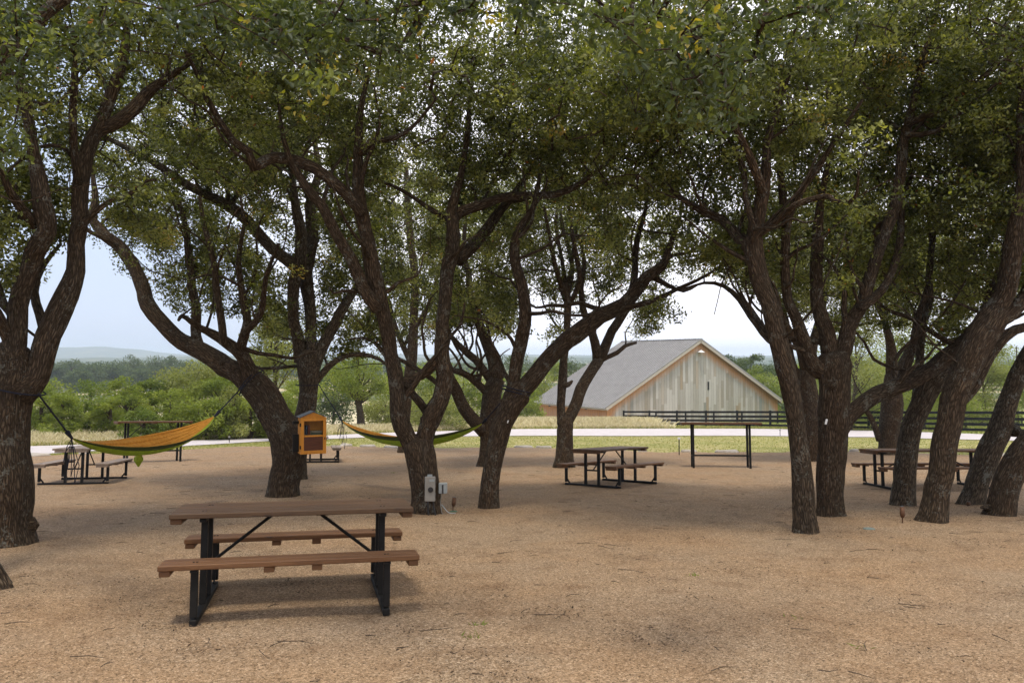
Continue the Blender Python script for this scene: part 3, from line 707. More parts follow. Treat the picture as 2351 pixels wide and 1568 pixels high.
oak('foremost live oak of the right-hand clump, a bare trunk leaning left',10.15,[
 (0,[(1852,1222,54),(1849,1189,49),(1843,1103,48),(1832,1017,43),(1820,931,46),(1804,845,49),(1780,759,45),(1762,700,44),(1742,640,46),(1730,575,44),(1728,545,44)]),
 (-.6,[(1728,560,40),(1742,500,38),(1752,440,32),(1758,390,26),(1762,320,20),(1790,240,14),(1820,150,9)]),
 (1.2,[(1722,575,34),(1692,545,28),(1657,505,23),(1617,485,20),(1567,455,16),(1520,410,11),(1480,340,7)]),
 (1.8,[(1785,790,26),(1755,760,24),(1728,725,21),(1698,688,15),(1662,657,12),(1617,650,8),(1570,664,5)]),
 (1.75,[(1655,655,2.4),(1650,680,2),(1644,705,1.6),(1640,722,1.2)],1.7),
 (-1.8,[(1752,440,26),(1720,360,20),(1680,260,17),(1665,150,13),(1650,40,9)],-.3),
 ],[dome(3.2,10.2,5.3,2.4,1.2,1.2),dome(2.2,10.8,4.8,1.9,1.,.8),dome(1.2,9.6,5.0,1.6,.9,.6)],ncl=560,nl=82)
oak('stout many-limbed live oak of the right clump with one low limb reaching right',11.8,[
 (0,[(1906,1184,62),(1905,1140,62),(1906,1103,66),(1914,1017,64),(1914,950,68),(1912,888,72),(1910,840,80),(1908,815,70)]),
 (-1.,[(1885,850,52),(1862,832,44),(1842,781,36),(1825,738,32),(1809,690,29),(1805,600,25),(1807,525,22),(1796,425,18),(1788,350,14),(1790,250,9)]),
 (-1.6,[(1807,520,20),(1820,475,20),(1847,425,19),(1887,370,16),(1927,310,12),(1980,230,8)],-.7),
 (.6,[(1908,820,50),(1897,760,40),(1880,700,33),(1877,650,32),(1877,550,30),(1884,470,20),(1900,380,13),(1920,280,8)]),
 (-.4,[(1930,815,46),(1940,775,40),(1958,725,36),(1980,695,33),(1997,625,32),(2027,540,32),(2052,475,33),(2067,400,28),(2077,325,25),(2088,270,23),(2117,150,19),(2142,75,14),(2160,-20,9)]),
 (.6,[(1975,705,28),(2017,675,22),(2047,625,20),(2067,550,18),(2072,470,14),(2100,380,9)],-.2),
 (-1.4,[(2085,285,20),(2120,268,17),(2167,250,15),(2242,190,12),(2347,100,8)],-.4),
 (-1.2,[(2080,310,16),(2150,300,13),(2230,240,10),(2330,160,7)],-.4),
 (1.0,[(1925,990,50),(1942,962,46),(1971,938,45),(2018,905,43),(2061,884,41),(2104,867,42),(2147,841,42),(2203,794,42),(2254,738,36),(2290,673,28),(2310,600,20),(2318,500,12)]),
 (.9,[(2052,893,20),(2080,850,22),(2095,800,19),(2105,740,16),(2130,660,11)],.4),
 ],[dome(4.6,11.6,6.2,2.8,1.4,1.3),dome(6.2,11.2,5.6,2.2,1.4,1),dome(5.4,12.6,4.6,1.6,1.4,.5)],ncl=820,nl=70,base_tone=-.02)
oak('dark live oak trunk seen between the two front trunks of the right clump',24.3,[
 (0,[(1868,1058,40),(1868,1010,40),(1866,960,42),(1858,900,40),(1850,850,36)]),
 (-1,[(1852,860,30),(1838,800,24),(1812,760,20),(1790,715,16),(1770,650,11)]),
 (1,[(1858,850,28),(1870,780,22),(1890,700,18),(1900,600,12)]),
 (0,[(1850,860,26),(1825,845,20),(1810,781,16),(1800,700,9)]),
 ],[dome(9.2,24.5,5.2,3.4,2.4,1)],ncl=520,extra=[(1850,640,23,120,40),(1960,620,23.5,120,40),(1900,740,23.5,80,25),(1780,600,23.5,90,20)],nl=70,leaf=.082,csz=.31,base_tone=.10)
oak('greyish live oak whose trunk covers the left end of the right picnic table',13.,[
 (0,[(2071,1161,54),(2075,1103,51),(2087,1017,47),(2106,953,48),(2134,888,50),(2170,850,44)]),
 (1.,[(2150,872,42),(2185,835,36),(2225,790,30),(2262,720,24),(2290,640,17),(2310,540,11)]),
 (.4,[(2100,960,26),(2112,880,22),(2117,759,22),(2134,695,20),(2132,640,18),(2140,560,14),(2160,460,8)]),
 ],[dome(7.6,13.2,5.8,2.6,1.5,1),dome(7.,13.5,4.,1.6,1.3,.5)],ncl=520,nl=80,bmat=BARK2)
oak('reddish-barked live oak of the right clump leaning right beyond the spotlight',11.1,[
 (0,[(2136,1200,68),(2146,1146,58),(2161,1060,58),(2178,974,58),(2200,888,62),(2229,824,68),(2261,759,70),(2290,716,66)]),
 (-.7,[(2275,735,62),(2306,673,60),(2316,625,52),(2324,550,44),(2340,475,34),(2346,375,25),(2340,270,17),(2350,150,10)]),
 (.3,[(2285,740,44),(2330,700,40),(2380,640,34),(2440,540,26),(2500,400,16)]),
 (.9,[(2206,925,26),(2236,885,27),(2271,815,27),(2300,775,26),(2330,755,24),(2385,740,20),(2460,700,12)],.2),
 ],[dome(7.,11,5.9,2.6,1.4,1.),dome(8.6,11.4,5.0,2.,1.4,.7)],ncl=620,nl=82)
oak('grey live oak leaning right with a round burl on its right side',13.2,[
 (0,[(2222,1160,58),(2246,1103,50),(2269,1039,52),(2299,974,50),(2317,910,44),(2336,867,42),(2375,800,38),(2420,720,32),(2460,600,22),(2470,450,13)]),
 (-.2,[(2318,985,36),(2332,990,30),(2341,991,16)]),
 ],[dome(9.3,13.4,5.4,2.4,1.5,1.)],ncl=420,nl=68,bmat=BARK2)
oak('squat live oak leaning out of the photo at the right edge',11.8,[
 (0,[(2290,1184,62),(2305,1140,60),(2317,1103,64),(2350,1039,60),(2395,980,52),(2460,880,46),(2520,740,36),(2560,560,24)]),
 (-.2,[(2274,1165,20),(2262,1163,13),(2252,1165,6)]),
 ],[dome(9.2,11.8,5.0,2.2,1.5,1.)],ncl=260,nl=70)
oak('thick dark live oak directly behind the right picnic table',28.,[
 (0,[(2040,1046,48),(2040,1000,46),(2046,950,50),(2048,900,46),(2048,860,38)]),
 (-1,[(2048,870,30),(2045,800,26),(2030,740,18),(2000,670,11)]),
 (1,[(2050,880,30),(2080,820,24),(2110,760,21),(2122,700,18),(2137,600,11)]),
 (0,[(2020,1010,20),(2008,975,16),(1995,950,15),(1975,920,9)]),
 ],[dome(13.6,28,4.8,4.,2.8,1),dome(16.5,27,5.2,3.5,2.6,.7)],ncl=600,extra=[(2050,600,27,120,40),(2150,560,27,120,40),(2220,660,27,90,30),(2080,740,27,90,30),(2000,500,27,120,40)],nl=70,leaf=.088,csz=.34,base_tone=.12)
oak('slender live oak whose foot shows just left of the central forked trunk',29.,[
 (0,[(924,1044,26),(928,990,26),(936,900,26),(946,800,24),(953,640,21),(942,550,18),(934,450,15),(932,380,11)]),
 (1,[(942,830,16),(910,760,13),(890,680,9)]),
 (-1,[(948,760,15),(990,690,12),(1010,600,8)]),
 ],[dome(-3.8,29,6.4,4.,3.,1),dome(-.6,28,7.2,3.4,2.6,.6)],ncl=460,extra=[(880,620,29,90,26),(1000,620,29,90,26),(870,740,29,60,16)],nl=70,leaf=.09,csz=.34,base_tone=.10)

for sp in SPECS: build_oak(*sp[:4],**sp[4])
# ------------------------------------------------------------------ background trees
def bgtree(label,u,Y,vt,wpx,mat,n=5200,leaf=.16,cat='tree',name='tree',group=None,base=None,trunkr=.13,zb=None,low=.15,seed=0,sq=1.,bm=None):
    global TREES; TREES+=1; rg=np.random.default_rng(900+TREES+seed)
    n=int(n*1.35); leaf*=1.1
    x=(u-CU)/FP*Y; z0=float(gz(x,Y)) if zb is None else zb; zt=P(u,vt,Y)[2]; H=(zt-z0)*1.10; r=wpx/2*Y/FP
    org=np.array([x,Y,z0]); root=empty(name,org,label,cat,group)
    tb=Tube(); lean=rg.normal()*.05*H
    tb.add(catmull([(0,0,-.2,0),(lean*.4,.05,H*.2,0),(lean,0,H*.5,0),(lean*.8,0,H*.8,0)],.5)[:,:3],np.linspace(trunkr*1.2,trunkr*.35,len(catmull([(0,0,-.2,0),(lean*.4,.05,H*.2,0),(lean,0,H*.5,0),(lean*.8,0,H*.8,0)],.5))),8,.1,TREES)
    r*=1.25; nb=int(16+r*8); C=[]
    for i in range(nb):
        q=rg.normal(size=3); q/=np.linalg.norm(q); q*=rg.random()**.33
        hh=low+(1-low)*(.5+.5*q[2])
        if low<.2 and i%3==0: hh=rg.random()*.32; q[:2]*=1.15
        prof=math.sqrt(max(.05,1-(2*hh-1.05)**2))*sq
        if low<.2 and hh<.55: prof=max(prof,.88)
        c=np.array([q[0]*r*.85*prof+lean,q[1]*r*.85*prof,H*(.06+.86*hh)]); C.append(c)
        if i%2==0:
            s=np.array([lean*.7,0,H*min(.6,hh*.6)]); tb.add(np.array([s,(s+c)/2+rg.normal(size=3)*.15,c]),[trunkr*.35,trunkr*.22,.02],5,0,i)
    tb.build('trunk',bm or BARKBG,root,np.zeros(3))
    C=np.array(C); br=r*.30*(.6+.7*rg.random(nb)); k=rg.integers(0,nb,n)
    q=rg.normal(size=(n,3)); q/=np.linalg.norm(q,axis=1)[:,None]; q*=(rg.random((n,1))**.28); q+=rg.normal(size=(n,3))*.10
    pts=C[k]+q*br[k][:,None]*np.array([1,1,.72])
    pts[:,2]=np.clip(pts[:,2],.05,None)
    t=np.clip(.25+.5*rg.random(nb)[k]+rg.normal(size=n)*.15,0,1)
    leaf_mesh('crown',pts,np.full(n,leaf),t,mat,root,np.zeros(3),False,.5,1.7,rg)
    return root
g='scrub trees beyond the road on the left'
for (lb,u,Y,vt,wp,mt,n,lf) in [
 ('bushy green scrub tree just right of the left-edge oak, behind the picnic table',95,44,872,150,LEAF_BG,6500,.13),
 ('dark round juniper behind the left end of the near hammock',205,48,872,120,LEAF_JUN,7000,.12),
 ('light green scrub tree poking up between the dark juniper and the tall oak scrub',290,46,872,110,LEAF_BG,6500,.12),
 ('feathery juniper above the dip of the near hammock',345,50,862,100,LEAF_JUN,6500,.12),
 ('large grey-green scrub oak rising highest above the near hammock',440,52,826,170,LEAF_OLV,10000,.14),
 ('yellow-green scrub oak just right of the tall grey-green one',525,50,846,130,LEAF_BG,8000,.13),
 ('low green shrub thicket seen left of the library box oak',575,44,905,110,LEAF_BG,6000,.12),
 ('small scrub tree far left, partly behind the edge oak',20,50,880,120,LEAF_JUN,5000,.13),
 ('dark shrub in the dry grass behind the left bar table',330,40,935,90,LEAF_JUN,4000,.10),
 ('low bush behind the right half of the near hammock',470,42,915,120,LEAF_BG,5500,.11),
 ('rounded low scrub just right of the left picnic table',150,41,905,90,LEAF_BG,5000,.10),
 ('rounded low scrub behind the left end of the left bar table',255,43,905,90,LEAF_BG,5000,.10),
 ('yellowish low scrub behind the right end of the left bar table',400,42,895,110,LEAF_BG,6000,.10),
 ('leafy low scrub below the right strap of the near hammock',540,43,900,100,LEAF_OLV,6000,.10),
 ('leafy low scrub just left of the library box',640,45,895,90,LEAF_BG,5000,.10),
 ]: bgtree(lb,u,Y,vt,wp,mt,n,lf,'tree','scrub_tree',g)
bgtree('pale olive tree with an airy crown between the two left oaks',625,40,700,150,LEAF_OLV,9000,.11,'tree','scrub_tree',g,low=.38)
bgtree('small spreading field oak on its own in the dry grass, right of the library box',832,62,822,150,LEAF_BG,8000,.13,'tree','field_oak',None,low=.42,trunkr=.30)
g='green trees beyond the meadow behind the central oaks'
for (lb,u,Y,vt,wp,mt,n,lf) in [
 ('round green tree behind the library box, right of its upright oak',690,66,862,110,LEAF_BG,5000,.17),
 ('blue-green tree just left of the small field oak',765,80,850,120,LEAF_FAR,5000,.2),
 ('green tree right of the small field oak, left of the forked oak',905,74,848,130,LEAF_BG,6000,.17),
 ('tree filling the fork of the central oak',985,78,836,140,LEAF_BG,6000,.18),
 ('green tree seen between the central fork and the slim leaning oak',1070,74,850,120,LEAF_BG,6000,.18),
 ('low scrub behind the far hammock',1010,62,905,150,LEAF_OLV,5000,.15),
 ('low grey-green scrub under the small field oak',880,70,920,110,LEAF_OLV,4000,.16),
 ('bushy tree at the left back corner of the barn',1215,92,880,90,LEAF_BG,6000,.17),
 ('shrubby tree behind the slim leaning oak trunk',1150,80,868,90,LEAF_BG,5000,.18),
 ]: bgtree(lb,u,Y,vt,wp,mt,n,lf,'tree','scrub_tree',g)
g='wooded rise behind the barn'
for (lb,u,Y,vt,wp,mt,n,lf) in [
 ('dark green tree on the rise left of the barn, nearest the slim leaning oak',1190,128,815,100,LEAF_FAR,6000,.26),
 ('tree on the rise just left of the barn roof',1250,124,822,100,LEAF_BG,6000,.26),
 ('tree on the rise behind the low left end of the barn roof',1325,130,820,110,LEAF_FAR,6000,.26),
 ('tree on the rise hidden behind the barn ridge',1410,134,822,110,LEAF_FAR,3500,.3),
 ('tallest tree right of the barn peak',1722,122,797,80,LEAF_FAR,7000,.25),
 ('rounded tree directly right of the barn peak',1672,126,812,80,LEAF_FAR,6000,.25),
 ('lighter green tree above the right slope of the barn roof',1745,112,846,90,LEAF_BG,6000,.24),
 ('tree behind the foremost oak of the right clump',1800,118,822,100,LEAF_FAR,6000,.25),
 ]: bgtree(lb,u,Y,vt,wp,mt,n,lf,'tree','rise_tree',g)
g='paddock trees behind the right clump'
for i,(lb,u,Y,vt,wp,mt,n,lf) in enumerate([
 ('yellow-green paddock tree between the dark trunk and the stout many-limbed oak',1870,96,830,130,LEAF_BG,5000,.22),
 ('pale paddock tree right of the stout many-limbed oak',1975,88,800,150,LEAF_OLV,7000,.2),
 ('paddock tree above the low limb reaching right',2075,92,815,140,LEAF_BG,6000,.2),
 ('paddock tree seen just left of the reddish-barked trunk',2165,86,808,140,LEAF_BG,6000,.2),
 ('leggy pale tree between the reddish-barked and the burled oak',2262,76,806,110,LEAF_OLV,7000,.16),
 ('paddock tree above the fence at the right edge',2335,80,770,130,LEAF_BG,7000,.17),
 ('paddock tree cut by the right edge of the photo',2420,84,800,160,LEAF_OLV,5000,.2),
 ('tall paddock tree rising high behind the stout many-limbed oak',1950,62,745,190,LEAF_OLV,9000,.15),
 ('tall paddock tree rising high between the low limb and the reddish-barked oak',2120,64,735,200,LEAF_BG,9000,.15),
 ('tall airy paddock tree behind the reddish-barked oak top',2215,66,740,170,LEAF_OLV,8000,.15),
 ('low brush along the back fence right of the stout oak',2010,84,890,150,LEAF_BG,4000,.18),
 ('low brush along the back fence behind the reddish-barked oak',2200,80,880,150,LEAF_OLV,4000,.18),
 ]): bgtree(lb,u,Y,vt,wp,mt,n,lf,'tree','paddock_tree',g)
# dark oaks on the far side of the valley
g='dark oaks across the valley'
far=[('leftmost dark oak across the valley, against the edge trunk',118,290,826,60),('dark oak across the valley, second from the left trunk',162,300,822,62),
('broad dark oak across the valley below the hill',214,285,828,80),('dark oak across the valley left of the dry clearing',262,290,832,64),('tall dark oak across the valley behind the clearing',300,330,818,60),
('dark oak across the valley right of the dry clearing',352,300,822,70),('rightmost tall dark oak across the valley',392,305,816,56),('dark oak across the valley just above the near scrub',330,270,846,56),('small dark oak across the valley left of the clearing edge',186,262,850,60),('dark oak across the valley half hidden by tall scrub',430,300,828,60)]
for (lb,u,Y,vt,wp) in far: bgtree(lb,u,Y,vt,wp,LEAF_FAR,4500,.55,'tree','valley_oak',g,low=.05,trunkr=.3)
# far woodland as stuff
def woodland():
    rg=np.random.default_rng(5); n=70000
    u=rg.random(n)*2900-250; Y=420+rg.random(n)**1.5*1500
    x=(u-CU)/FP*Y; m=np.sin(x*.018+Y*.007)+.8*np.sin(x*.007-Y*.011+2)+.5*np.sin(x*.05)>-.1
    x=x[m];Y=Y[m]; z=gz(x,Y)+rg.random(len(x))**.6*7
    leaf_mesh('far_woodland',np.stack([x,Y,z],1),np.full(len(x),3.2),rg.random(len(x))*.8,LEAF_FAR,None,np.zeros(3),False,.8,1.3,rg)
    tag(bpy.data.objects['far_woodland'],'hazy woodland spread over the valley floor in the distance','woodland',kind='stuff')
woodland()
# ------------------------------------------------------------------ grass
def blades(name,x,y,h,w,lean,mat,label,cat,rg,z=None,tone=None):
    n=len(x); z=gz(x,y) if z is None else z
    a=rg.random(n)*math.pi*2; dx,dy=np.cos(a)*w,np.sin(a)*w
    lx,ly=rg.normal(size=n)*lean*h,rg.normal(size=n)*lean*h
    b=np.stack([x,y,z-.02],1)
    v=np.stack([b-np.stack([dx,dy,0*dx],1),b+np.stack([dx,dy,0*dx],1),b+np.stack([lx*.35+dx*.7,ly*.35+dy*.7,h*.6],1),b+np.stack([lx,ly,h],1)],1).reshape(-1,3)
    f=np.arange(n*4).reshape(n,4)
    o=npmesh(name,v,[f],mat,None,{'tone':('FLOAT','FACE',rg.random(n) if tone is None else tone)})
    return tag(o,label,cat,kind='stuff')
G_DRY=mat_leaf('dry_grass',[(0,(.40,.34,.22)),(.5,(.58,.51,.37)),(1,(.74,.68,.53))],.25,.8,.1)
G_GRN=mat_leaf('green_grass',[(0,(.14,.17,.045)),(.5,(.25,.26,.085)),(1,(.40,.36,.17))],.3,.8,.1)
rg=np.random.default_rng(11)
ne=np.array([(-60,14),(-30,20.5),(-16.9,27.8),(-12.2,40.5),(-7.1,47.1),(.6,48.7),(15.3,48.7),(20.8,46.3),(26,40.5),(60,30)],float)
fe=np.array([(-60,20),(-30,27),(-20.6,34.6),(-13.4,45.4),(-8.4,56),(.9,67),(19.5,68),(27.5,61),(31.8,49.5),(60,40)],float)
n=90000; x=rg.random(n)*52-38; yb=np.interp(x,fe[:,0],fe[:,1]); y=yb+.6+rg.random(n)**1.4*16
dens=np.sin(x*.5+y*.23)+np.sin(x*.17-y*.41+1)+rg.normal(size=n)*.7; m=(dens>-.8)&((x<13+rg.normal(size=n)*2.2)|(y>72)); x=x[m];y=y[m];yb=yb[m]
h=np.where(x<-6,.6,1.)*(.30+.75*np.clip((y-yb)/3.5,0,1)*(.5+.5*rg.random(len(x))))
blades('tall_grass',x,y,h,.026+.0*h,.35,G_DRY,'tall pale dry grass along the far side of the road','grass',rg)
n=26000; x=rg.random(n)*60-30; yb=np.interp(x,fe[:,0],fe[:,1]); y=yb+.1+rg.random(n)*3.2
blades('verge_grass',x,y,.10+.18*rg.random(n),.016,.4,G_GRN,'green verge growing along the far edge of the road','grass',rg)
n=60000; x=rg.random(n)*52-25; a=yard_edge(x); b=np.interp(x,ne[:,0],ne[:,1]); y=a+.05+(b-a-.1)*rg.random(n); m=b-a>.5
blades('lawn_grass',x[m],y[m],.03+.05*rg.random(m.sum()),.013,.6,G_GRN,'short yellow-green grass between the gravel yard and the road','grass',rg)
n=30000; x=14+rg.random(n)*36; y=52+rg.random(n)*60; yb=np.interp(x,fe[:,0],fe[:,1]); m=y>yb+.5
blades('paddock_grass',x[m],y[m],.08+.16*rg.random(m.sum()),.03,.5,G_GRN,'green grass of the paddock behind the black fence','grass',rg)
# little green weeds in the gravel
for i,(u,v,lb) in enumerate([(1597,1328,'tiny bright green weed right of centre in the gravel'),(1830,1432,'spreading green weed cluster in the lower right gravel'),(1980,1498,'small green weed tuft near the bottom right of the photo'),(1085,1470,'small blue-green sprig left of centre at the bottom'),(1095,1202+240,'tiny sprig in the gravel right of the near table'),(905,1418-330,'tuft of grass in the gravel behind the near table')]):
    c=G(u,v); k=26 if i==1 else 14; s=.04 if i==1 else .03
    px=c[0]+rg.normal(size=k)*s; py=c[1]+rg.normal(size=k)*s*.6
    o=blades('weed',px,py,.02+.035*rg.random(k),.007,.8,G_GRN,lb,'weed',rg,z=-K*py+.03,tone=rg.random(k)*.4); del o['kind']; o['group']='weeds in the gravel'
# ------------------------------------------------------------------ litter on the gravel
LITTER=mat_leaf('leaf_litter',[(0,(.025,.016,.011)),(.5,(.060,.040,.026)),(.85,(.11,.075,.048)),(1,(.26,.20,.14))],.05,.9,.1)
def litter():
    rg=np.random.default_rng(21); N_=130000
    y=2.2+rg.random(N_)**1.25*26; x=(rg.random(N_)*2-1)*(y*.72+1)
    f=np.sin(x*1.7+1.3*np.sin(y*1.1))*np.cos(y*2.1+np.sin(x*2.3))+.6*np.sin(x*4.3+y*3.1)+.5*np.sin(y*6.7-x*2.9)
    m=f+rg.normal(size=N_)*.40>.92; x=x[m];y=y[m]
    for sp in SPECS:
        u_,v_,_w=sp[2][0][1][0]; b=P(u_,v_,sp[1]); k=420 if sp[1]<16 else 200; a=rg.random(k)*6.283; r_=.22+np.abs(rg.normal(size=k))*.38; x=np.concatenate([x,b[0]+r_*np.cos(a)]); y=np.concatenate([y,sp[1]+r_*np.sin(a)])
    n=len(x)
    z=-K*y+.058+rg.random(n)*.006
    leaf_mesh('leaf_litter',np.stack([x,y,z],1),.012+.018*rg.random(n),np.clip(rg.random(n)**1.3,0,1),LITTER,None,np.zeros(3),False,2.5,2.4,rg)
    tag(bpy.data.objects['leaf_litter'],'brown fallen oak leaves scattered in drifts over the gravel','leaf litter',kind='stuff')
    mb=MB()
    for i in range(420):
        y=2.6+rg.random()**1.2*20; x=(rg.random()*2-1)*(y*.7+.8); L=.05+.22*rg.random()**2; a=rg.normal()*.7
        d=np.array([math.cos(a),math.sin(a)])*L; z=-K*y+.062
        p0=(x,y,z);p1=(x+d[0]*.5+rg.normal()*.012,y+d[1]*.5+rg.normal()*.012,z-K*d[1]*.5+.004);p2=(x+d[0],y+d[1],z-K*d[1])
        mb.tube([p0,p1,p2],[.0035,.003,.0015],4)
        if rg.random()<.3: mb.tube([p1,(p1[0]+rg.normal()*.04,p1[1]+rg.normal()*.04,p1[2]+.006)],[.002,.001],4)
    tag(mb.build('fallen_twigs',LIT2),'thin dark fallen twigs lying on the gravel','twigs',kind='stuff')
LIT2=mat_noisy('twig_wood',(.035,.024,.016),(.10,.075,.055),20,.9,.1,0)
litter()
# ------------------------------------------------------------------ picnic tables
def picnic(label,x,y,yaw,L=1.83,top=WOOD,bench=WOODB,group='picnic tables on the gravel'):
    t=empty('picnic_table',(x,y,-K*y+.025),label,'picnic table',group,yaw,True)
    gx=L/2-.235; s=.05
    # top: boards
    mb=MB(); nb=5; wt=.72; bw=wt/nb
    for i in range(nb): mb.box((0,-wt/2+bw*(i+.5),.742),(L,bw-.006,.038),None,.005)
    tp=mb.build('tabletop',top,t)
    for xx in (-L/2+.045,L/2-.045):
        m=MB(); m.box((xx,0,.700),(.085,wt-.09,.044),None,.006); m.build('cleat',bench,tp)
    for sy in (-1,1):
        mb=MB()
        for k in range(2): mb.box((0,sy*(.465+.068+.137*k),.430),(L+.01,.132,.038),None,.005)
        be=mb.build('bench',bench,t)
        for xx in (-L/2+.04,-.17,.17,L/2-.04):
            m=MB(); m.box((xx,sy*.60,.389),(.075,.235,.042),None,.005); m.build('cleat',bench,be)
    for sx in (-1,1):
        m=MB(); X=sx*gx
        m.box((X,0,.026),(s,1.36,s),None,.004)
        for yy in (-.16,.16): m.box((X,yy,.05+.326),(s,s,.652),None,.004)
        for yy in (-.655,.655): m.box((X,yy,.05+.178),(s,s,.320),None,.004)
        m.box((X,0,.702),(s,.60,.028),None,.003)
        for sy in (-1,1):
            m.bar((X,sy*.57,.05),(X,sy*.632,.13),.012,.03)
            m.box((X,sy*.60,.398),(s,.25,.016),None,.002)
        for sy in (-1,1):
            for dx in (-.012,.012): m.tube([(X+dx,sy*.632,.448),(X+dx,sy*.632,.4535)],.008,8); m.tube([(X+dx,sy*.2,.76),(X+dx,sy*.2,.7645)],.008,8)
        m.build('frame',BLACK,t)
        m=MB(); m.tube([(X-sx*.03,0,.33),(sx*.16,0,.715)],.013,8)
        m.box((X-sx*.015,0,.33),(.03,.30,.03)); m.build('brace',BLACK,t)
    return t
picnic('large brown picnic table in the foreground, left of centre, on black steel legs',-1.775,6.545,.243,1.84,group='picnic tables on the gravel')
picnic('picnic table set diagonally in the centre right, before the low-forked oak',2.07,16.7,R(49))
picnic('grey-topped picnic table on the left, partly behind the near hammock',-9.25,17.3,R(101),top=WOODG,bench=WOODG)
picnic('picnic table mostly hidden behind the orange library box',-5.95,24.2,R(104),top=WOODG,bench=WOODG)
picnic('long picnic table on the right, cut up by the leaning oak trunks',8.35,16.05,.01,2.44,top=WOODB)
def bartable(label,x,y,yaw,L=2.1,br=False):
    t=empty('bar_table',(x,y,-K*y+.02),label,'bar table','tall standing tables',yaw,True)
    H=1.2
    mb=MB()
    for i in range(4): mb.box((0,-.24+.16*i,H),(L,.155,.05),None,.005)
    tp=mb.build('tabletop',WOODB,t)
    for xx in (-L/2+.05,0,L/2-.05):
        m=MB(); m.box((xx,0,H-.038),(.08,.56,.036),None,.005); m.build('cleat',WOODB,tp)
    for sx in (-1,1):
        for sy in (-1,1):
            m=MB(); m.box((sx*(L/2-.31),sy*.21,(H-.03)/2),(.055,.055,H-.03),None,.004); m.build('leg',BLACK,t)
        m=MB(); m.box((sx*(L/2-.31),0,.33),(.04,.36,.04),None,.003); m.build('stretcher',BLACK,t)
        if br and sx<0: m=MB(); m.tube([(sx*(L/2-.33),0,.72),(sx*.25,0,H-.03)],.012,6); m.build('brace',BLACK,t)
    m=MB(); m.box((0,0,.335),(L-.62,.045,.045),None,.003); m.build('foot_rail',BLACK,t)
bartable('tall bar-height table standing in front of the barn',5.63,21.55,R(-7))
bartable('tall bar-height table on the left behind the near hammock',-10.75,23.9,R(36),br=True)
# ------------------------------------------------------------------ hammocks
def hammock(label,A,B,a0,b0,sag,wid,pouch,near,tf=.22,tn=.16):
    """A,B tree anchors; a0,b0 fabric ends"""
    A,B,a0,b0=[np.array(q,float) for q in (A,B,a0,b0)]
    org=a0.copy(); t=empty('hammock',org,label,'hammock','hammocks')
    ax=b0-a0; ax2=ax.copy(); ax2[2]=0; ax2/=np.linalg.norm(ax2); sd=np.array([-ax2[1],ax2[0],0])
    if np.dot(sd,near)>0: sd=-sd       # sd points away from the camera: far side is +
    nt_=64; ns=40
    T=np.linspace(0,1,nt_); 
    def pt(t,s):
        f=4*t*(1-t); c=a0+ax*t; c=c-np.array([0,0,sag*(f**.85)])
        w_=wid*(np.sin(math.pi*min(max(t,.0),1))**.8)+.012
        fold=1+.035*math.sin(s*19+2*math.sin(t*5))*(1-f*.55)
        ang=s*1.0
        return c+sd*(w_*math.sin(ang)*fold)+np.array([0,0,1])*(w_*(1-math.cos(ang))*.85*fold+w_*(tf*s if s>0 else -tn*s))+sd*.012*math.sin(s*31+t*9)*f
    def panel(name,s0,s1,n,mat):
        S=np.linspace(s0,s1,n); v=np.array([[pt(tt,ss) for ss in S] for tt in T])-org
        i,j=np.meshgrid(np.arange(nt_-1),np.arange(n-1),indexing='ij'); q=(i*n+j).ravel()
        o=npmesh(name,v.reshape(-1,3),[np.stack([q,q+1,q+n+1,q+n],1)],mat,t,smooth=True); 
        md=o.modifiers.new('thickness','SOLIDIFY'); md.thickness=.004
    panel('side_panel',-1,-.72,10,F_OL); panel('bottom_panel',-.72,-.02,22,F_LI); panel('centre_panel',-.02,1,34,F_OR)
    for (X,Y_,nm) in ((A,a0,'strap'),(B,b0,'strap')):
        mb=MB(); mb.tube([X-org,(X+Y_)/2-org,Y_-org],.011,6); mb.build(nm,STRAP,t)
        mb=MB(); d=(Y_-X)/np.linalg.norm(Y_-X); q=Y_-d*.10-org
        mb.tube([q-d*.06,q+d*.10],[.03,.016],8); 
        mb.build('carabiner',STRAP,t)
    # slack strap tails
    mb=MB()
    q=a0-org
    for k in range(4):
        dx=.03*(k-1.5); L=.30+.09*k
        mb.tube([q+(0,0,0),q+(dx-.02,.01,-L*.35),q+(dx*1.6-.03,0,-L),q+(dx*2.,0.01,-L*.6),q+(dx*.6,0,-.1)],.005,5)
    mb.build('strap_tail',STRAP,t)
    if pouch is not None:
        p=np.array(pouch)-org; mb=MB(); mb.lathe([(.01,-.11),(.04,-.055),(.065,-.015),(.06,.03),(.035,.06),(.02,.09)],14,p); mb.build('stuff_pouch',F_LI,t,smooth=True)
    return t
T1a=P(88,905,9.1); T2a=P(560,884,14.25)
hammock('orange and lime hammock slung between the left-edge oak and the curving oak',T1a,T2a,P(165,1006,10.0),P(492,957,13.4),.40,.33,P(318,1054,11.6),np.array([0,-1.,0]),.30,.02)
hammock('orange and green hammock hanging behind the central forked oak',P(731,882,17.7),P(1172,899,12.6),P(786,967,16.4),P(1108,972,13.6),.46,.28,None,np.array([0,-1.,0]),.12,.30)
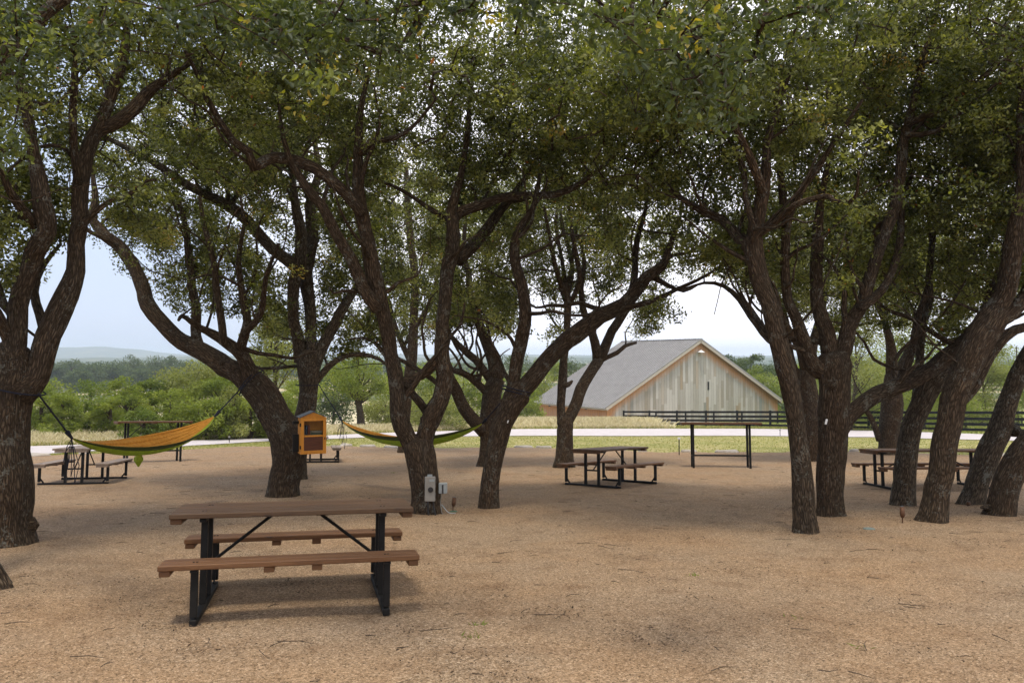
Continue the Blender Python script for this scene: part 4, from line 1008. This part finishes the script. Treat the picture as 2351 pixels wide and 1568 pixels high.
# strap wraps round the trunks belong to the hammocks
def wrap(parent,c,r,axis,n=1,w=.03):
    ax=np.array(axis,float);ax/=np.linalg.norm(ax); u_=np.cross(ax,[0,1,0]);u_/=np.linalg.norm(u_);v_=np.cross(ax,u_)
    org=np.array(parent.matrix_world.translation); mb=MB()
    for k in range(n):
        pts=[c+ax*w*1.6*k+r*(math.cos(a)*u_+math.sin(a)*v_)-org for a in np.linspace(0,2*math.pi,25)]
        mb.tube(pts,.009,6,False)
    mb.build('tree_strap',STRAP,parent)
bpy.context.view_layer.update()
H1,H2=[o for o in bpy.data.objects if o.name.startswith('hammock')][:2]
wrap(H1,P(38,893,9.25),.30,(.25,0,1),1); wrap(H1,P(578,880,14.5),.30,(-.75,0,.66),2)
wrap(H2,P(707,884,18.0),.27,(0,0,1),1); wrap(H2,P(1184,900,12.72),.24,(.25,0,1),2)
# ------------------------------------------------------------------ library box
def library():
    c=P(716,1040,13.75); t=empty('library_box',c,'small orange roofed lending library box fixed to the curving oak trunk','library box',yaw=R(24))
    W_,D_,H_=.43,.27,.62; th=.02
    m=MB(); m.box((0,D_/2-th/2,H_/2),(W_,th,H_)); m.build('back_panel',ORANGE,t)
    for sx in (-1,1):
        m=MB(); m.box((sx*(W_/2-th/2),-th/2,H_/2),(th,D_-th,H_),None,.002); m.build('side_panel',ORANGE,t)
    m=MB(); m.box((0,-th/2,th/2),(W_-2*th,D_-th,th)); m.box((0,0,H_-th/2),(W_-2*th,D_-2*th-.01,th)); m.box((0,.02,.31),(W_-2*th,D_-2*th-.05,th)); m.build('shelf',ORANGE,t)
    # gable fronts
    m=MB(); yF=-D_/2
    for yy in (yF+.004,D_/2-.006):
        v=[(-W_/2,yy-.008,H_-.002),(W_/2,yy-.008,H_-.002),(0,yy-.008,H_+.085),(-W_/2,yy+.008,H_-.002),(W_/2,yy+.008,H_-.002),(0,yy+.008,H_+.085)]
        m.add(v,[(0,1,2),(5,4,3),(0,3,4,1),(1,4,5,2),(2,5,3,0)])
    m.build('gable',ORANGE,t)
    for sx in (-1,1):
        m=MB(); a=math.atan2(.088,W_/2); Lr=(W_/2+.028)/math.cos(a)
        M=Matrix.Rotation(sx*a,3,'Y'); m.box((sx*(W_/2+.028)/2,0,H_+.102-(W_/2+.028)/2*math.tan(a)),(Lr,D_+.06,.014),M,.002); m.build('roof_panel',SHINGLE,t)
    # door frame with mid rail
    d=MB(); yd=-D_/2-.011; fw=.055
    for sx in (-1,1): d.box((sx*(W_/2-fw/2),yd,H_/2),(fw,.022,H_-.01),None,.003)
    d.box((0,yd,H_-fw/2-.005),(W_-2*fw-.002,.022,fw),None,.003); d.box((0,yd,fw/2+.005),(W_-2*fw-.002,.022,fw),None,.003); d.box((0,yd,.305),(W_-2*fw-.002,.022,.026),None,.003)
    dr=d.build('door',ORANGE,t)
    m=MB(); m.box((0,yd+.004,.44),(W_-2*fw+.004,.004,.245)); m.build('glass_pane',GLASS,dr)
    m=MB(); m.box((0,yd+.004,.175),(W_-2*fw+.004,.008,.235)); m.build('lower_panel',BROWNP,dr)
    for zz in (.12,.50):
        m=MB(); m.box((-W_/2-.003,yd,zz),(.022,.03,.06),None,.003); m.build('hinge',BLACK,dr)
    m=MB(); m.box((W_/2-.028,yd-.018,.26),(.018,.016,.04),None,.003); m.build('latch',BRONZE,dr)
    for zz,hh in ((.18,.30),(.53,.05)):
        m=MB(); m.box((-W_/2-.05,.05,zz),(.10,.05,hh)); m.build('bracket',BLACK,t)
    # the books inside are things of their own
    Mw=Matrix.Translation(Vector(c))@Matrix.Rotation(R(24),4,'Z')
    x=-.15; cols=[(.18,.16,.12),(.03,.05,.10),(.25,.08,.05),(.10,.13,.08),(.30,.26,.18)]
    names=['cream','navy','red','green','sand']
    for i in range(5):
        mt=mat_noisy('book_cover_'+names[i],tuple(c_*.8 for c_ in cols[i]),cols[i],20,.6,.3,0)
        w2=.16 if i>2 else .03; b=MB()
        if i>2: b.box((.06,-.01,.335+.034*(i-3)),(.19,.14,.03),None,.003)
        else: b.box((-.15+.045*i,-.01,.40),(.032,.13,.16),None,.003)
        o=b.build('book',mt); o.matrix_world=Mw
        tag(o,['cream book standing leftmost behind the library box glass','navy book standing second from left behind the library box glass','red book standing third from left behind the library box glass','green book lying flat at the bottom of the pile in the library box','sand-coloured book lying on top of the pile in the library box'][i],'book','books in the library box')
library()
# ------------------------------------------------------------------ electrical panel etc
def small_things():
    c=P(987.5,1122,11.83)
    t=empty('electrical_panel',c,'tall grey electrical panel with a round dial fixed to the central forked trunk','electrical panel')
    m=MB(); m.box((0,0,0),(.152,.075,.36),None,.006); m.build('cabinet',GREYBOX,t)
    m=MB(); m.tube([(.012,-.036,-.005),(.012,-.052,-.005)],.040,16); m.build('dial',DARK,t,smooth=False)
    m=MB(); m.box((.03,-.039,.13),(.075,.004,.035)); m.build('placard',PALEBOX,t)
    m=MB(); m.box((-.005,.01,.195),(.07,.03,.03)); m.build('mounting_tab',PALEBOX,t)
    m=MB(); m.tube([(-.03,0,-.18),(-.03,0,-.33),(-.01,.0,-.44)],.013,8); m.tube([(.05,0,-.18),(.055,0,-.28),(.09,0,-.42)],.011,8); m.build('conduit',DARK,t)
    c=P(1017,1120,11.95); t=empty('outlet_box',c,'small pale outlet box with a dark slot beside the grey electrical panel','outlet box')
    m=MB(); m.box((0,0,0),(.125,.09,.155),None,.008); m.build('cover',PALEBOX,t)
    m=MB(); m.box((.0,-.047,-.01),(.024,.006,.13),None,.002); m.build('slot',DARK,t)
    m=MB(); m.tube([(-.02,.0,-.07),(-.04,.02,-.22),(-.02,.0,-.36),(.05,-.02,-.45)],.006,6); m.build('conduit',GREYBOX,t)
    def spot(label,u,v,h,tilt=0,name='spotlight'):
        g_=G(u,v); t=empty(name,g_,label,'spotlight','landscape spotlights')
        m=MB(); m.tube([(0,0,-.02),(0,0,h*.45)],.009,8); m.build('stake',BRONZE,t)
        m=MB(); M=[(0,0,h*.42),(.01+tilt*.3,0,h*.55),(.02+tilt,0,h)]; m.tube(M,[.016,.034,.030],12); hd=m.build('lamp_head',BRONZE,t,smooth=True)
        m=MB(); m.tube([(.02+tilt,0,h),(.02+tilt*1.1,0,h+.006)],[.026,.026],12); m.build('lens',DARK,hd)
    spot('bronze spotlight on a stake right of the central forked trunk',1040,1177,.235)
    spot('bronze spotlight on a stake left of the reddish-barked oak',2072,1207,.26,-.025)
    spot('short dark spotlight in front of the grey burled oak',2221,1166,.10)
    g_=G(1041,1178); t=empty('valve_cover',g_,'small green round cover at the foot of the spotlight near the forked trunk','valve cover')
    m=MB(); m.lathe([(.07,-.01),(.07,.022),(.05,.034),(.01,.036)],16); m.build('lid',GREEN,t)
    m=MB()
    pts=[P(1014,1158,11.9),P(1022,1168,11.85),P(1031,1177,11.8),P(1046,1178,11.75)]; q=catmull([(*p,0) for p in pts],.05)[:,:3]
    m.tube(q,.006,6); tag(m.build('hose',PALEBOX),'pale hose curling from the forked trunk to the green cover','hose')
    m=MB(); a=G(990,1181)+[0,0,.02]; b=a+[.09,-.02,.01]; m.tube([a,b,b+[.0,-.12,-.005]],.012,8); tag(m.build('pipe',WHITEP),'bent white pipe stub on the gravel below the electrical panel','pipe')
    g_=G(2212,1204); g2=G(1995,1220)
    t=tag(MB_lid(g2),'flat pale blue-grey valve lid in the gravel right of the front oak','ground box')
    for (u,v,h,lb) in [(1559.3,1046,.56,'thin marker post with a white top at the lawn edge left of the bar table'),(1791,1001,.34,'short marker stake on the road edge beside the right clump'),(309,1013,.26,'short marker stake under the left bar table'),(526.5,1017,.26,'short marker stake on the road behind the near hammock')]:
        g_=G(u,v); t=empty('marker_post',g_,lb,'marker post','marker posts')
        m=MB(); m.box((0,0,h/2),(.03,.03,h)); m.build('stake',BLACK,t)
        m=MB(); m.box((0,-.003,h+.035),(.09,.05,.07),None,.01); m.build('cap',WHITEP if h>.5 else GREYBOX,t)
    for (u,v,Y,lb,s) in [(1897,968,11.35,'small white tag nailed to the stout many-limbed oak',.05),(1166,968,12.45,'small white tag on the slim leaning oak',.03),(744-2,942-24,13.6+3.9,'small white tag on the upright oak above the library box',.05)]:
        m=MB(); m.box((0,0,0),(s*.6,.006,s*1.5),Matrix.Rotation(.25,3,'Y'),.002)
        o=m.build('tag',WHITEP); o.location=P(u,v,Y); tag(o,lb,'tag','tags on the oaks')
def MB_lid(c):
    m=MB(); m.lathe([(.075,-.01),(.075,.04),(.06,.046),(.01,.047)],18); o=m.build('ground_box',BLUEG); o.location=c; return o
small_things()
# edging stones
def stones():
    rg=np.random.default_rng(3)
    spots=[(-17.2,26.3,'pale stone at the far left yard edge, under the left picnic table'),(-16.2,27.3,'second pale stone of the far left yard edge'),(-15.2,28.4,'third pale stone of the far left yard edge'),(-9.3,35.0,'flat stone of the yard edge left of the upright oak'),
     (-7.3,35.0,'flat pale stone behind the hidden picnic table'),(-6.2,34.2,'long flat stone behind the hidden picnic table bench'),(-5.0,33.2,'stone at the yard edge under the far hammock'),
     (.5,33.4,'flat stone at the yard edge right of the slim leaning oak'),(1.3,33.1,'flat stone at the yard edge left of the low-forked oak'),(4.0,31.0,'flat stone at the lawn edge left of the marker post'),(4.9,30.1,'long flat stone at the foot of the thin marker post'),
     (6.6,29.9,'flat stone at the yard edge under the bar table'),(8.0,29.6,'flat stone at the yard edge under the bar table right end'),(11.9,30.2,'pale stone of the yard edge right of the stout oak'),(12.9,30.2,'pale stone of the yard edge left of the right picnic table'),(13.7,29.8,'pale stone right behind the right picnic table end'),(17.0,27.2,'stone at the yard edge behind the burled oak')]
    for (x,y,lb) in spots:
        L=.25+.28*rg.random(); k=10; v=[];
        for lay,(s,zz) in enumerate(((1,-.05),(1.02,.05),(.86,.10))):
            for j in range(k):
                a=2*math.pi*j/k; r=1+.18*math.sin(3*a+x*7)+.12*math.sin(2*a+y*5)
                v.append((L*s*r*math.cos(a)*.9,L*.5*s*r*math.sin(a),zz+.015*math.sin(a*2+x)))
        fs=[(i*k+j,i*k+(j+1)%k,(i+1)*k+(j+1)%k,(i+1)*k+j) for i in range(2) for j in range(k)]+[tuple(range(2*k,3*k))]
        m=MB(); m.add(v,fs); o=m.build('edging_stone',STONE); o.location=(x,y,-K*y); o.rotation_euler[2]=rg.normal()*.4
        tag(o,lb,'stone','limestone edging of the yard')
stones()
# ------------------------------------------------------------------ fences
def fence(label,pts,h,rails,spacing,name='rail_fence'):
    pts=np.array(pts,float); t=empty(name,(pts[0][0],pts[0][1],float(gz(*pts[0]))),label,'fence'); org=np.array(t.location)
    seg=np.linalg.norm(np.diff(pts,axis=0),axis=1); cum=np.concatenate([[0],np.cumsum(seg)])
    n=int(round(cum[-1]/spacing)); ss=np.linspace(0,cum[-1],n+1)
    X=np.interp(ss,cum,pts[:,0]);Y=np.interp(ss,cum,pts[:,1]);Z=gz(X,Y)
    for x,y,z in zip(X,Y,Z):
        m=MB(); m.box((x-org[0],y-org[1],z+h/2+.02-org[2]),(.17,.17,h+.08),None,.01); m.build('post',BLKFENCE,t)
    for r in rails:
        m=MB()
        for i in range(n):
            a=np.array([X[i],Y[i],Z[i]+r]);b=np.array([X[i+1],Y[i+1],Z[i+1]+r]); d=b-a; nn=np.array([d[1],-d[0],0]);nn/=np.linalg.norm(nn); nn*=-.11 if nn[1]>0 else .11
            m.bar(a-org+nn,b-org+nn,.045,.19)
        m.build('rail',BLKFENCE,t)
fence('black four-rail fence running from the barn towards the right edge',[(11.6,83),(23.3,70.6),(31.6,55.6),(42,40)],1.5,(.25,.62,1.0,1.42),3.3)
fence('second black rail fence further back along the paddock',[(15.5,86),(26,92),(60,94)],1.45,(.45,.9,1.36),4.2)
# ------------------------------------------------------------------ barn
def barn():
    dF=96.; F=np.array([.2374*dF,dF]); a=np.array([.86,.511]);a/=np.linalg.norm(a); b=np.array([-a[1],a[0]])
    W_=.3005*dF; L_=.157*dF; ze=CAMZ-.0565*dF; zr=CAMZ+.0248*dF; zb=float(gz(F[0],F[1]))-1.6
    yaw=math.atan2(a[1],a[0]); t=empty('barn',(F[0],F[1],zb),'big low-eaved barn of weathered upright boards with a grey metal roof','barn',yaw=yaw)
    he=ze-zb; hr=zr-zb; ov=.55; sl=(hr-he)/(W_/2); Wi=W_/2-ov
    # front wall with shelter attribute
    def gable(y0,name):
        nx=60;xs=np.linspace(-Wi,Wi,nx*2+1); nz=14; v=[];sh=[]
        for x in xs:
            top=hr-.12-sl*abs(x)
            for k in range(nz+1):
                z=top*(k/nz); v.append((x,y0,z)); dist=(top-z); sh.append(max(0,1-dist/2.2)*1.2 + max(0,1-(Wi-abs(x))/1.5)*.5)
        v=np.array(v); i,j=np.meshgrid(np.arange(nx*2),np.arange(nz),indexing='ij'); q=(i*(nz+1)+j).ravel()
        o=npmesh(name,v,[np.stack([q,q+nz+1,q+nz+2,q+1],1)],BARNW,t,{'shelter':('FLOAT','POINT',sh)})
        m=o.modifiers.new('t','SOLIDIFY'); m.thickness=.12; m.offset=-1 if y0<1 else 1
    gable(.5,'gable_wall'); gable(L_-.5,'gable_wall')
    for sx in (-1,1):
        n=40; v=[];sh=[]
        ztop=he+ov*sl-.12
        for i in range(n+1):
            for k in range(7):
                z=ztop*k/6; v.append((i/n*(L_-1.26),0,z)); sh.append(max(0,1-(ztop-z)/1.0)*.5+.75)
        i,j=np.meshgrid(np.arange(n),np.arange(6),indexing='ij'); q=(i*7+j).ravel()
        o=npmesh('side_wall',v,[np.stack([q,q+7,q+8,q+1],1)],BARNW,t,{'shelter':('FLOAT','POINT',sh)})
        o.location=(sx*(Wi-.05),.63,0); o.rotation_euler[2]=R(90)
        m=o.modifiers.new('t','SOLIDIFY'); m.thickness=.08; m.offset=0
    ang=math.atan(sl); Lr=(W_/2)/math.cos(ang)
    for sx in (-1,1):
        m=MB(); c=np.array([sx*W_/4,L_/2,(he+hr)/2]); M=Matrix.Rotation(sx*ang,3,'Y')
        m.box(c,(Lr,L_,.10),M)
        nv=np.array([sx*math.sin(ang),0,math.cos(ang)])
        nr=34
        for i in range(nr+1):
            y=.04+(L_-.08)*i/nr; cc=c+nv*.075; cc=np.array([cc[0],y,cc[2]]); m.box(cc,(Lr-.02,.10,.13),M)
        m.build('roof',ROOFM,t)
        m=MB(); c2=c-nv*.20; m.box((c2[0],.02,c2[2]),(Lr-.02,.06,.28),M); m.box((c2[0],L_-.02,c2[2]),(Lr-.02,.06,.28),M); m.build('rake_trim',TRIMW,t)
        m=MB(); m.box((sx*(W_/2-.03),L_/2,he-.14),(.05,L_-.1,.20)); m.build('eave_trim',TRIMW,t)
        m=MB(); m.tube([(sx*(W_/2+.05),0.05,he-.04),(sx*(W_/2+.05),L_-.05,he-.04)],.07,8); m.build('gutter',ROOFM,t)
    m=MB(); m.box((0,L_/2,hr+.09),(.45,L_+.04,.07)); m.build('ridge_cap',ROOFM,t)
    m=MB(); m.lathe([(.05,.30),(.16,.22),(.42,.05),(.45,0)],14,(.05,.08,hr-1.55)); m.build('gable_light',WHITEP,t)
    m=MB(); m.box((1.6,.46,hr-5.6),(.22,.06,1.0)); m.build('vent_slot',DARK,t)
    for (x,z,s) in ((L_-3.2,1.0,.42),(L_-3.0,he-.3,.25),(4.4,he-.25,.25)):
        m=MB(); m.box((-Wi+.02-.05,x,z+(.55 if z<2 else 0)),(.10,s*1.4,s)); m.build('wall_vent',DARK,t)
barn()
# ------------------------------------------------------------------ haze
HZ=bpy.data.materials.new('haze'); HZ.use_nodes=True; nt=HZ.node_tree; nt.nodes.clear()
o_=nt.nodes.new('ShaderNodeOutputMaterial'); pv=nt.nodes.new('ShaderNodeVolumePrincipled')
pv.inputs['Color'].default_value=(.72,.84,1,1); pv.inputs['Density'].default_value=.00028; pv.inputs['Anisotropy'].default_value=.2
nt.links.new(pv.outputs[0],o_.inputs['Volume'])
def haze():
    x0,x1,y0,y1,z0,z1=-5800,5800,-13,7000,-14,90
    m=MB(); m.box(((x0+x1)/2,(y0+y1)/2,(z0+z1)/2),(x1-x0,y1-y0,z1-z0)); tag(m.build('haze',HZ),'thin pale blue haze filling the valley air','haze',kind='stuff')
haze()
